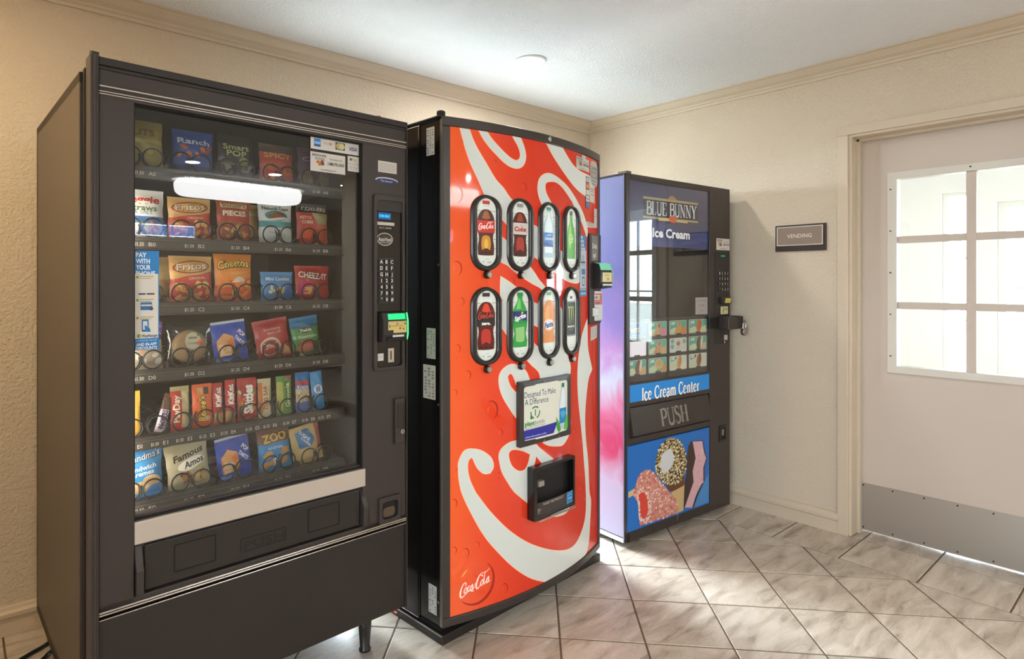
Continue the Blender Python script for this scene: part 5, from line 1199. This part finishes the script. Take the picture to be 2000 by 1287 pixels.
q = Print(); q.poly([(.814, 1.572), (.905, 1.570), (.905, 1.638), (.944, 1.640), (.944, 1.552), (.814, 1.545)][::-1], 'cfc9be'); q.rect(.825, .90, 1.585-.02, 1.588-.02, '8d877d'); q.rect(.825, .89, 1.560-.005, 1.563-.005, '8d877d'); q.rect(.912, .936, 1.60, 1.603, '8d877d'); q.build('large_notice', co, S1, CUT, h0=.0016)
q = Print(); q.rect(.745, .815, 1.240, 1.508, '3f7fb5')
for k, s_ in enumerate(('PAY', 'WITH', 'YOUR', 'PHONE')): q.text(s_, .752, 1.497-.0165*k, .0125, 'eef3f8', width=[.026, .034, .036, .047][k], align='l', bold=.03)
q.rect(.748, .812, 1.268, 1.440, 'c3cbd2'); q.rect(.765, .79, 1.375, 1.420, '9fb4c6'); q.rect(.755, .80, 1.385, 1.392, '4a4a4a'); q.rr(.762, .798, 1.335, 1.360, .003, '3f7fa5'); q.rr(.768, .792, 1.285, 1.325, .003, '33568a'); q.rect(.772, .788, 1.291, 1.319, 'c3d0da'); q.rect(.75, .81, 1.272, 1.276, '6a7a8a'); q.text('DISCOUNTS', .78, 1.252, .008, 'eef3f8', width=.052, bold=.03)
q.build('payment_sticker', co, S1, CUT, h0=.0016)
q = Print(); q.poly([(.862, 1.098), (.945, 1.104), (.945, 1.046), (.862, 1.036)], 'cbc7bf')
for k in range(4): q.rect(.870, .935, 1.085-.010*k, 1.087-.010*k, '8d877d')
q.build('white_notice', co, S1, CUT, h0=.0016)
# ---- tags on the black side
SS = lambda a, c, h: (-h, a, c)
def side_tag(name, y0, y1, z0, z1, col, seed):
    q = Print(); q.rect(y0, y1, z0, z1, col); rr = random.Random(seed); W_ = y1-y0
    for k in range(3):
        for j in range(10):
            if rr.random() < .75: q.rect(y0+W_*(.12+.28*k), y0+W_*(.12+.28*k+rr.uniform(.08, .2)), z0+(z1-z0)*(.06+.09*j), z0+(z1-z0)*(.06+.09*j+.05), '6f6a64')
    q.build(name, co, SS, h0=.0006)
side_tag('rating_tag', .044, .089, 1.764, 1.866, 'bdb8b1', 1)
side_tag('rating_tag', .038, .088, 1.022, 1.133, '9fa08e', 2)
side_tag('rating_tag', .038, .108, .874, .998, 'b5b09c', 3)
side_tag('rating_tag', .031, .077, .096, .200, 'b9b6b2', 4)
q = Print(); q.blob([(.26, .022), (.30, .026), (.315, .01), (.285, .006)], 'd8372c'); q.ell(.275, .014, .008, .004, 'f0d8d0', 8); q.build('red_sticker', co, lambda a, c, h: (-.0005-h, a, c))

# ================================================================ ICE CREAM MACHINE
IW, IH = .903, 1.834
ic = thing('ice_cream_vending_machine', 'black ice cream vending machine with purple side standing in the corner', 'vending machine', (-1.013, -1.033, 0), -.07)
def side_mat():
    m = bpy.data.materials.new('purple_pink_wrap'); m.use_nodes = True
    nt = m.node_tree; b = nt.nodes['Principled BSDF']
    tc = nt.nodes.new('ShaderNodeTexCoord'); sx = nt.nodes.new('ShaderNodeSeparateXYZ'); nt.links.new(tc.outputs['Object'], sx.inputs[0])
    mp = nt.nodes.new('ShaderNodeMapping'); mp.inputs['Scale'].default_value = (1, 3.5, 2.2); mp.inputs['Rotation'].default_value = (.6, 0, 0); nt.links.new(tc.outputs['Object'], mp.inputs[0])
    n = nt.nodes.new('ShaderNodeTexNoise'); n.inputs['Scale'].default_value = 2.0; n.inputs['Detail'].default_value = 3; n.inputs['Distortion'].default_value = 1.2; nt.links.new(mp.outputs[0], n.inputs['Vector'])
    ma = nt.nodes.new('ShaderNodeMath'); ma.operation = 'MULTIPLY_ADD'; ma.inputs[1].default_value = .34; nt.links.new(n.outputs['Fac'], ma.inputs[0]); nt.links.new(sx.outputs['Z'], ma.inputs[2])
    mr = nt.nodes.new('ShaderNodeMath'); mr.operation = 'MULTIPLY'; mr.inputs[1].default_value = .5; nt.links.new(ma.outputs[0], mr.inputs[0])
    r = nt.nodes.new('ShaderNodeValToRGB'); e = r.color_ramp.elements
    e[0].position = .10; e[0].color = lin('a39cb4'); e[1].position = .98; e[1].color = lin('7377a0')
    for ps, c in ((.24, 'b598ae'), (.33, 'b83058'), (.41, 'bf6484'), (.48, 'b3aec0'), (.56, 'a878a8'), (.66, '8068a4'), (.76, '66629c')):
        x = e.new(ps); x.color = lin(c)
    nt.links.new(mr.outputs[0], r.inputs[0]); nt.links.new(r.outputs[0], b.inputs['Base Color']); b.inputs['Roughness'].default_value = .3
    return m
MB().box(0, IW, .05, .62, .03, IH-.004).build('cabinet', M_BLK2, ic, .003)
MB().box(-.0025, -.0003, .018, .615, .052, IH-.010).build('side_wrap', side_mat(), ic)
MB().box(-.004, -.0002, .018, .615, .026, .046).build('side_sill', mat('d9d5d3', .4, name='pale_sill'), ic)
MB().box(-.004, .0, .012, .018, .03, IH-.004).build('side_edge', mat('8f8aa0', .3, .6, name='edge_metal'), ic)
for x, y in ((.06, .08), (.84, .08), (.06, .56), (.84, .56)): MB().lathe([(.02, 0), (.02, .03)], (x, y, 0), n=12).build('foot', M_DARK, ic)
m = MB(); m.tube([(.004, .6, IH+.002), (.004, .05, IH+.004)], .008, 8); m.box(-.006, .03, -.004, .05, IH, IH+.010)
m.build('top_channel', mat('6a5f5c', .4, .5, name='channel_metal'), ic)
M_IF = mat('3a322e', .38, name='ice_machine_black', bump=(400, .05, .0005))
f = MB()
f.box(0, .025, 0, .045, .03, IH).box(.703, IW, 0, .045, .03, IH).box(.025, .703, 0, .045, 1.805, IH).box(.025, .703, .0, .045, .688, .712).box(.025, .703, 0, .045, .795, .806).box(.025, .703, 0, .045, .505, .535).box(.0, .703, 0, .045, .03, .078)
f.box(.025, .703, .012, .045, .078, .51)
f.build('door_frame', M_IF, ic, .002)
MB().box(.025, .703, .040, .048, .80, 1.806).build('recess_back', M_DARK, ic)
gp = MB().box(.025, .703, .004, .008, .806, 1.805).build('front_glass', glass_mat('ice_glass', (.95, .95, .95), 1.5, 0, 1.8), ic)
# brand panel
bp_ = MB().box(.0255, .7025, .010, .013, 1.484, 1.804).build('brand_panel', mat('414a78', .3, emit=.04, name='slate_blue_panel', vary=.12, vscale=3), ic)
def serif(p, s_, x, z, h, col, width, w1=.17, w2=.07):           # capitals and small letters with bracket serifs
    G = {
     'B': (.62, [((.14, 0), (.14, 1), w1)], [[(.14, .96), (.40, .97), (.54, .86), (.52, .62), (.38, .53), (.14, .52)], [(.14, .52), (.44, .53), (.60, .40), (.58, .12), (.42, .03), (.14, .04)]], [(.02, 0), (.02, 1)]),
     'L': (.58, [((.16, 0), (.16, 1), w1), ((.10, .03), (.54, .03), w2), ((.52, 0), (.54, .26), w2)], [], [(.04, 0), (.16-.12, 1)]),
     'U': (.72, [], [[(.16, 1), (.16, .30), (.24, .06), (.38, .02), (.54, .08), (.60, .30), (.60, 1)]], [(.04, 1), (.50, 1)]),
     'E': (.60, [((.14, 0), (.14, 1), w1), ((.1, .97), (.52, .97), w2), ((.1, .52), (.42, .52), w2), ((.1, .03), (.54, .03), w2), ((.52, .97), (.53, .76), w2), ((.54, .03), (.56, .28), w2)], [], [(.02, 0), (.02, 1)]),
     'N': (.76, [((.14, 0), (.14, 1), w2), ((.12, .98), (.62, .02), w1), ((.62, 0), (.62, 1), w2)], [], [(.04, 0), (.02, 1), (.52, 1)]),
     'Y': (.72, [((.12, .98), (.38, .46), w1), ((.64, .98), (.38, .46), w2), ((.38, 0), (.38, .5), w1)], [], [(.02, 1), (.54, 1), (.26, 0)]),
     'P': (.60, [((.16, 0), (.16, 1), w1)], [[(.16, .96), (.42, .97), (.56, .84), (.54, .58), (.40, .48), (.16, .48)]], [(.04, 0), (.04, 1)]),
     'S': (.54, [], [[(.46, .80), (.40, .95), (.24, .99), (.10, .88), (.12, .68), (.28, .54), (.44, .42), (.48, .20), (.36, .03), (.18, .01), (.06, .20)]], []),
     'H': (.76, [((.16, 0), (.16, 1), w1), ((.60, 0), (.60, 1), w1), ((.16, .52), (.60, .52), w2)], [], [(.04, 0), (.04, 1), (.48, 0), (.48, 1)]),
     'I': (.34, [((.17, 0), (.17, 1), w1)], [], [(.05, 0), (.05, 1)]),
     'C': (.66, [], [[(.58, .72), (.54, .90), (.38, .99), (.20, .90), (.09, .66), (.09, .34), (.20, .10), (.38, .01), (.54, .10), (.60, .26)]], []),
     'c': (.46, [], [[(.40, .50), (.32, .62), (.18, .62), (.08, .46), (.08, .20), (.18, .02), (.32, .02), (.42, .14)]], []),
     'e': (.50, [((.08, .34), (.42, .36), w2)], [[(.42, .36), (.38, .56), (.26, .64), (.12, .54), (.07, .32), (.12, .10), (.26, .01), (.42, .12)]], []),
     'r': (.40, [((.14, 0), (.14, .64), w1)], [[(.14, .42), (.22, .60), (.36, .60)]], [(.03, 0)]),
     'a': (.48, [((.36, 0), (.36, .46), w1)], [[(.08, .50), (.18, .63), (.32, .60), (.36, .44)], [(.36, .38), (.16, .34), (.07, .18), (.14, .02), (.26, .02), (.36, .12)]], []),
     'm': (.82, [((.14, 0), (.14, .64), w1), ((.42, 0), (.42, .5), w1), ((.70, 0), (.70, .5), w1)], [[(.14, .48), (.26, .62), (.38, .60), (.42, .44)], [(.42, .48), (.54, .62), (.66, .60), (.70, .44)]], [(.03, 0), (.31, 0), (.59, 0)]),
     'n': (.56, [((.14, 0), (.14, .64), w1), ((.42, 0), (.42, .5), w1)], [[(.14, .48), (.26, .62), (.38, .60), (.42, .44)]], [(.03, 0), (.31, 0)]),
     't': (.38, [((.16, .12), (.16, .86), w1), ((.04, .60), (.34, .60), w2)], [[(.16, .14), (.20, .02), (.34, .06)]], []),
     ' ': (.34, [], [], []), '.': (.2, [((.08, 0), (.08, .09), .1)], [], []),
    }
    tot = sum(G[c][0] for c in s_); k = width/tot; X = x-width/2; zb = z-h/2
    for c in s_:
        wd, st, cu, sf = G[c]
        for (a, b_, w_) in st: p.line([(X+a[0]*k, zb+a[1]*h), (X+b_[0]*k, zb+b_[1]*h)], w_*k if abs(a[0]-b_[0]) < abs(a[1]-b_[1]) else w_*h*.8, col)
        for cc in cu:
            n_ = len(cc); p.line([(X+a*k, zb+b_*h) for a, b_ in cc], [(w2+(w1-w2)*math.sin(PI*i/(n_-1)))*k for i in range(n_)], col, 4)
        for a, b_ in sf: p.rect(X+a*k, X+(a+.24)*k, zb+b_*h-(.05*h if b_ else 0), zb+b_*h+(0 if b_ else .05*h), col)
        X += wd*k
p = Print()
p.poly([(.028, 1.487), (.028, 1.60), (.2, 1.62), (.45, 1.57), (.70, 1.585), (.70, 1.487)], '3b4f96'); p.poly([(.40, 1.568), (.70, 1.578), (.70, 1.572), (.40, 1.558)], '25357a')
p.rect(.140, .604, 1.631, 1.726, '2f3550')
p.rect(.137, .606, 1.722, 1.734, 'c9b684'); p.rect(.137, .606, 1.625, 1.636, 'c9b684')
p.blob([(.335, 1.733), (.36, 1.752), (.39, 1.752), (.42, 1.733)], 'c98f6a')
serif(p, 'BLUE BUNNY', .372, 1.679, .068, 'e6ebee', .42, .15, .06)
p.ell(.372, 1.630, .036, .018, 'c9642e'); p.text('Premium', .372, 1.630, .009, 'f0d8b0', width=.05); p.blob([(.25, 1.630), (.34, 1.634), (.40, 1.630), (.50, 1.628), (.50, 1.617), (.40, 1.618), (.34, 1.618), (.25, 1.618)], 'c9b684')
p.ell(.372, 1.629, .033, .016, 'c9642e')
p.text('Ice Cream', .362, 1.556, .046, 'eef0f0', width=.316, bold=.035)
p.text('SNACKS', .64, 1.535, .02, '5c6ba3', width=.09)
p.build('brand_print', bp_, flat(.010), emit=.06)
# inside of the glass: shelf hardware, note
MB().box(.50, .70, .016, .038, 1.468, 1.484).build('inner_bracket', M_GLOSS, ic)
for x, z in ((.57, 1.43), (.575, 1.37), (.53, 1.20)): MB().lathe([(.004, .030), (.004, .036)], (x, 0, z), 'y', 8).build('screw', M_CHR, ic)
MB().box(.027, .701, .020, .038, 1.106, 1.118).build('shelf_bar', M_IF, ic)
nt2 = MB().box(.583, .697, .0095, .0100, 1.126, 1.219).build('paper_note', mat('cfc9cc', .6, name='paper'), ic)
p = Print(); p.text('THIS MACHINE', .640, 1.202, .007, '6a6468', width=.085); p.text('No Bills', .640, 1.176, .010, '6a6468', width=.05); p.text('Please', .640, 1.146, .008, '6a6468', width=.03); p.build('note_text', nt2, flat(.0095), h0=.0003)
# flavour cards
cu4 = [(.021, .166), (.187, .335), (.359, .508), (.530, .693)]
rz3 = [(1.026, 1.100), (.932, 1.008), (.838, .914)]
MB().box(.027, .701, .016, .038, .808, 1.106).build('card_holder', M_IF, ic)
T1, T2 = '63b59b', 'cfe0b4'
def card_art(p, x0, x1, z0, z1, k):
    W_, H_ = x1-x0, z1-z0; f = lambda a, b: (x0+a*W_, z0+b*H_)
    rr_ = lambda c: p.rr(x0, x1, z0, z1, .008, c)
    if k == 0:
        rr_('2f4187'); p.text('TWISTS', x0+.34*W_, z0+.5*H_, .30*H_, '2a1f2a', width=.62*W_, bold=.09); p.text('TWISTS', x0+.34*W_, z0+.5*H_, .29*H_, 'e9d9a0', width=.60*W_, bold=.03)
        for j in range(3): p.rect(x0+.70*W_, x0+.95*W_, z0+(.35+.18*j)*H_, z0+(.41+.18*j)*H_, '6f86c4')
        p.rect(x0+.2*W_, x0+.9*W_, z0+.12*H_, z0+.17*H_, '8f9fd0'); return
    if k == 4: rr_('eeeaf0'); return
    rr_(T1 if k not in (6, 10, 11) else 'd8e0d0')
    if k == 6:
        for a, b in ((.14, .4), (.86, .75), (.15, .8)): p.ell(x0+a*W_, z0+b*H_, .11*W_, .18*H_, '7fb5ad', 12)
        p.blob([f(.35, .15), f(.42, .55), f(.36, .9), f(.62, .95), f(.62, .55), f(.55, .15)], 'd8cfc8', 3); p.ell(x0+.49*W_, z0+.62*H_, .13*W_, .17*H_, 'b59a6a'); p.ell(x0+.5*W_, z0+.56*H_, .06*W_, .10*H_, '8a6a44'); return
    p.blob([f(.02, .05), f(.02, .35), f(.3, .5), f(.45, .2), f(.3, .04)], T2, 3)
    acc = {1: 'e07a92', 2: 'e8823a', 3: 'd8dcb0', 5: 'e0b27a', 7: 'd8c8a0', 8: 'd8b06a', 9: 'cf9a5a', 10: 'e6e6cc', 11: 'e2dcc2'}[k]
    p.poly([f(.55, .04), f(.65, .42), f(.97, .55), f(.97, .04)], acc)
    body = {1: ('d8a878', '8a5a40'), 2: ('d8a45a', 'b97f3a'), 3: ('d86a1c', 'c25510'), 5: ('d0945a', '8f5a34'), 7: ('6f4f3a', '55382a'), 8: ('7a4f34', 'eee4c8'), 9: ('d8c08a', 'b89a62'), 10: ('d8a870', 'c08a52'), 11: ('9a6238', '7a4a28')}[k]
    if k in (3, 10, 11, 7, 8):
        p.ell(x0+.55*W_, z0+.52*H_, .14*W_, .52*H_, body[0], 16, -.22)
        p.ell(x0+(.70 if k in (7, 8) else .6)*W_, z0+.6*H_, .06*W_, .42*H_, 'e9e2cc' if k in (7, 8) else body[1], 14, -.22)
        if k in (10, 11): p.blob([f(.04, .9), f(.06, .6), f(.35, .75), f(.40, .95)], '3f8a64' if k == 10 else '2f5a50', 3); p.text('BAR', x0+.2*W_, z0+.8*H_, .12*H_, 'd8e6d8', width=.2*W_, rot=.4, bold=.02)
    elif k == 9:
        p.ell(x0+.55*W_, z0+.58*H_, .24*W_, .36*H_, body[0]); p.ell(x0+.55*W_, z0+.62*H_, .16*W_, .24*H_, 'cfae78'); p.line([f(.45, .5), f(.55, .8), f(.62, .5)], .0015, body[1], 3)
    else:
        p.poly([f(.22, .03), f(.42, .60), f(.66, .60), f(.62, .03)], body[0]); p.ell(x0+.54*W_, z0+.66*H_, .13*W_, .28*H_, body[0] if k != 5 else 'cfa48c'); p.ell(x0+.57*W_, z0+.72*H_, .05*W_, .16*H_, body[1], 12)
        rr2 = random.Random(k)
        for j in range(14): p.ell(x0+rr2.uniform(.36, .64)*W_, z0+rr2.uniform(.1, .9)*H_, .022*W_, .025*H_, ['efe0c0', body[1]][j % 2], 6)
    p.blob([f(.06, .72), f(.1, .9), f(.3, .92), f(.28, .72)], 'cfe3d3', 3)
for r_ in range(3):
    for c_ in range(4):
        a, b_ = cu4[c_]; z0, z1 = rz3[r_]; k = r_*4+c_
        cd = MB().plate(rrect(a, b_, z0, z1, .008, 4), .0125, .0155).build('flavour_card', mat('dcdcd6', .4, emit=.1, name='card_white'), ic)
        p = Print(); card_art(p, a+.002, b_-.002, z0+.002, z1-.002, k)
        p.build('card_picture', cd, flat(.0125), dh=.00006, h0=.0003, emit=.16 if k != 4 else .5)
        if k: MB().box((a+b_)/2-.020, (a+b_)/2+.020, .0095, .0125, z0-.004, z0+.007).build('card_clip', M_IF, cd)
# banner
bn = MB().box(.022, .699, .001, .006, .708, .799).build('banner', mat('1f86d6', .3, emit=.12, name='bright_blue'), ic)
p = Print(); serif(p, 'Ice Cream Center', .359, .741, .062, '14406e', .49, .20, .10); serif(p, 'Ice Cream Center', .357, .743, .062, 'f2f2ee', .49, .17, .075); p.build('banner_text', bn, flat(.001), emit=.12, dh=.00003)
# push flap
m = MB(); m.prism([(.040, .688), (.002, .684), (-.022, .550), (.0, .538), (.040, .538)], lambda a, c: (.027, a, c), lambda a, c: (.690, a, c))
pf = m.build('push_flap', M_IF, ic, .003)
p = Print(); serif(p, 'PUSH', .366, .611, .085, '8d8781', .236, .17, .06); p.build('flap_text', pf, lambda a, c, h: (a, .002-(.684-c)*.179-h, c), dh=.00003)
# picture panel
pp = MB().box(.004, .692, -.003, .012, .082, .500).build('picture_panel', mat('1e6fc6', .3, name='picture_blue', vary=.10, vscale=2), ic)
p = Print(); q = TREAT
cl = lambda pts: [(min(max(a, .005), .691), min(max(b_, .083), .499)) for a, b_ in pts]
p.poly(cl(q['paleblue']), '4a8fd0')
p.poly(cl(q['stick']), 'd9bd8a')
p.poly(cl(catmull(q['cone'], True, 2)), 'd3b480')
(cxa, cza), (cxb, czb) = q['cone'][0], q['cone'][3]
for k in range(7):
    p.line([(cxa+.012+.010*k, cza-.02-.012*k), (cxa+.055, cza-.05-.018*k)], .0025, 'b08f58')
p.poly(cl(catmull(q['choc'], True, 3)), '6b3f22')
p.poly(cl(catmull(q['nut'], True, 4)), '3a2c1c')
rr = random.Random(21)
def inside(pt, poly):
    r0 = False; n = len(poly)
    for i in range(n):
        a, b_ = poly[i], poly[i-1]
        if (a[1] > pt[1]) != (b_[1] > pt[1]) and pt[0] < (b_[0]-a[0])*(pt[1]-a[1])/(b_[1]-a[1]+1e-12)+a[0]: r0 = not r0
    return r0
def scatter(poly, n, rad, cols, avoid=()):
    P = catmull(poly, True, 4); xs_ = [a for a, b_ in P]; zs_ = [b_ for a, b_ in P]; done = []
    for _ in range(n*30):
        if len(done) >= n: break
        pt = (rr.uniform(min(xs_), max(xs_)), rr.uniform(min(zs_), max(zs_)))
        if not inside(pt, P) or any(inside(pt, v) for v in avoid): continue
        if any((pt[0]-d_[0])**2+(pt[1]-d_[1])**2 < (rad*1.05)**2 for d_ in done): continue
        done.append(pt)
    for j, (a, b_) in enumerate(done):
        if not (.012 < a < .684 and .09 < b_ < .492): continue
        n_ = rr.choice((5, 6, 7)); ph = rr.uniform(0, 6)
        p.poly([(a+rad*rr.uniform(.55, .9)*math.cos(ph+2*PI*i/n_), b_+rad*rr.uniform(.55, .9)*.8*math.sin(ph+2*PI*i/n_)) for i in range(n_)], cols[j % len(cols)])
p.poly(cl(catmull(q['bite'], True, 4)), 'd5d9dc')
scatter(q['nut'], 150, .0125, ['d8c79a', 'c4ad78', 'e6dcb8', 'b59a62'], [catmull(q['bite'], True, 4)])
p.poly(cl(catmull(q['dark'], True, 3, 30)), '3f2c2a'); p.poly(cl(catmull(q['ice'], True, 3, 30)), 'dcb0b8')
for k in range(9):
    a, b_ = rr.uniform(.585, .64), rr.uniform(.2, .40); p.ell(a, b_, .016, .004, ['e6c3c9', 'd39aa6'][k % 2], 8, .3)
p.poly(cl(catmull(q['pink'], True, 4)), 'd08a7c')
p.poly(cl(catmull(q['pinkrim'], True, 4)), 'f0d2c8'); 
scatter(q['pink'], 240, .0105, ['e8b5a8', 'd98a80', 'f3d6cc', 'c9655e', 'e09a8a'], [catmull(q['pinkin'], True, 4)])
p.poly(cl(catmull(q['pinkin'], True, 4)), 'd9473c')
p.build('picture_print', pp, flat(-.003), dh=.000004, h0=.0003, rough=.3)
# controls at the right
p = Print(); berkshire(p, .766, .898, 1.484, 1.549, 'd6d2cc'); p.build('service_sticker', ic, flat(0))
cpn = MB().plate(rrect(.752, .895, .955, 1.475, .004), -.003, .001).build('control_panel', M_BLK2, ic, .001)
p = Print(); p.rect(.790, .870, 1.440, 1.462, '10181a'); p.text('0.00', .826, 1.451, .009, '4fd0a0', width=.04); p.build('readout', cpn, flat(-.003), emit=.6)
km2 = MB().box(-.009, .009, -.003, 0, -.0085, .0085).mesh('key', mat('26211f', .4, name='key_brown'))
p = Print()
for r_ in range(4):
    for c_ in range(4):
        x, z = .790+.026*c_, 1.353-.030*r_
        obj('key', km2, cpn, loc=(x, -.003, z)); p.text('123A456B789C*0#D'[r_*4+c_], x, z, .014, 'cfc9bf', width=.009, bold=.02)
p.build('key_legends', cpn, flat(-.006))
bv3 = MB(); bv3.prism([(-.003, 1.178), (-.022, 1.182), (-.022, 1.200), (-.014, 1.218), (-.003, 1.220)], lambda a, c: (.795, a, c), lambda a, c: (.885, a, c)); bv3 = bv3.build('bill_validator', M_BLK2, ic, .002)
p = Print(); p.poly([(.815, 1.186), (.872, 1.186), (.880, 1.212), (.822, 1.212)], 'c9bf5a'); p.text('BILLS', .848, 1.199, .008, '6a642a', width=.03); p.build('bill_sticker', bv3, flat(-.022))
cn3 = MB().box(.803, .870, -.008, -.003, 1.122, 1.165).build('coin_entry', mat('d3cf9a', .4, name='cream_plate'), ic, .001)
MB().box(.820, .824, -.0086, -.008, 1.130, 1.158).build('slot', M_DARK, cn3)
p = Print(); p.rect(.834, .862, 1.142, 1.158, 'a9a478'); p.build('coin_marks', cn3, flat(-.008))
lk = MB().box(.775, .905, -.070, -.003, 1.040, 1.108).build('lock_box', M_IF, ic, .004)
MB().box(.700, .776, -.012, -.001, 1.045, 1.104).build('hasp', M_DARK, ic)
MB().box(.878, .910, -.076, -.02, 1.050, 1.112).build('hasp_cover', M_BLK2, lk, .003)
pdl = MB(); pdl.tube([(.898, -.082, 1.040), (.898, -.082, 1.072), (.903, -.082, 1.083), (.912, -.082, 1.086), (.921, -.082, 1.083), (.926, -.082, 1.072), (.926, -.082, 1.040)], .0038, 8)
pdl.lathe([(.020, -.092), (.023, -.088), (.023, -.074), (.020, -.070)], (.912, 0, 1.024), 'y', 20)
pdl.build('padlock', mat('a9a49d', .25, .9, name='padlock_steel'), ic)
MB().box(.838, .866, -.008, -.003, .975, 1.003).build('lock_plate', mat('c3b9a8', .4, name='lock_plate'), ic)
MB().lathe([(.007, -.003), (.007, -.014), (.005, -.0145)], (.826, 0, .965), 'y', 14).build('lock_cylinder', M_CHR, ic)
rc = MB(); rc.ring(rrect(.795, .860, .402, .492, .004), rrect(.806, .850, .415, .478, .004), -.005, .002); rc = rc.build('coin_return', M_BLK2, ic, .001)
MB().plate(rrect(.806, .850, .415, .478, .003), -.0004, .0).build('cup', M_DARK, rc)
MB().plate(rrect(.818, .838, .436, .470, .003), -.003, -.0004).build('flap', mat('8d8780', .3, .4, name='grey_flap'), rc)

# ================================================================ POWER CORD
pts = [(-3.20, -.08, .012), (-3.245, -.155, .010), (-3.285, -.19, .008), (-3.325, -.213, .008), (-3.37, -.25, .008), (-3.36, -.31, .008), (-3.30, -.285, .009), (-3.265, -.245, .010), (-3.20, -.22, .010), (-3.12, -.25, .010)]
def cat3(P, n=6):
    P = [Vector(q) for q in P]; out = []
    for i in range(len(P)-1):
        p0 = P[i-1] if i else P[0]*2-P[1]; p1, p2 = P[i], P[i+1]; p3 = P[i+2] if i+2 < len(P) else P[-1]*2-P[-2]
        for k in range(n):
            t = k/n; out.append(.5*((2*p1)+(p2-p0)*t+(2*p0-5*p1+4*p2-p3)*t*t+(3*p1-p0-3*p2+p3)*t**3))
    return out+[P[-1]]
tag(MB().tube(cat3(pts), .0065, 8).build('power_cord', mat('17130f', .4, name='black_rubber'), smooth=True), 'black power cord coiled on the floor behind the snack machine', 'cord')
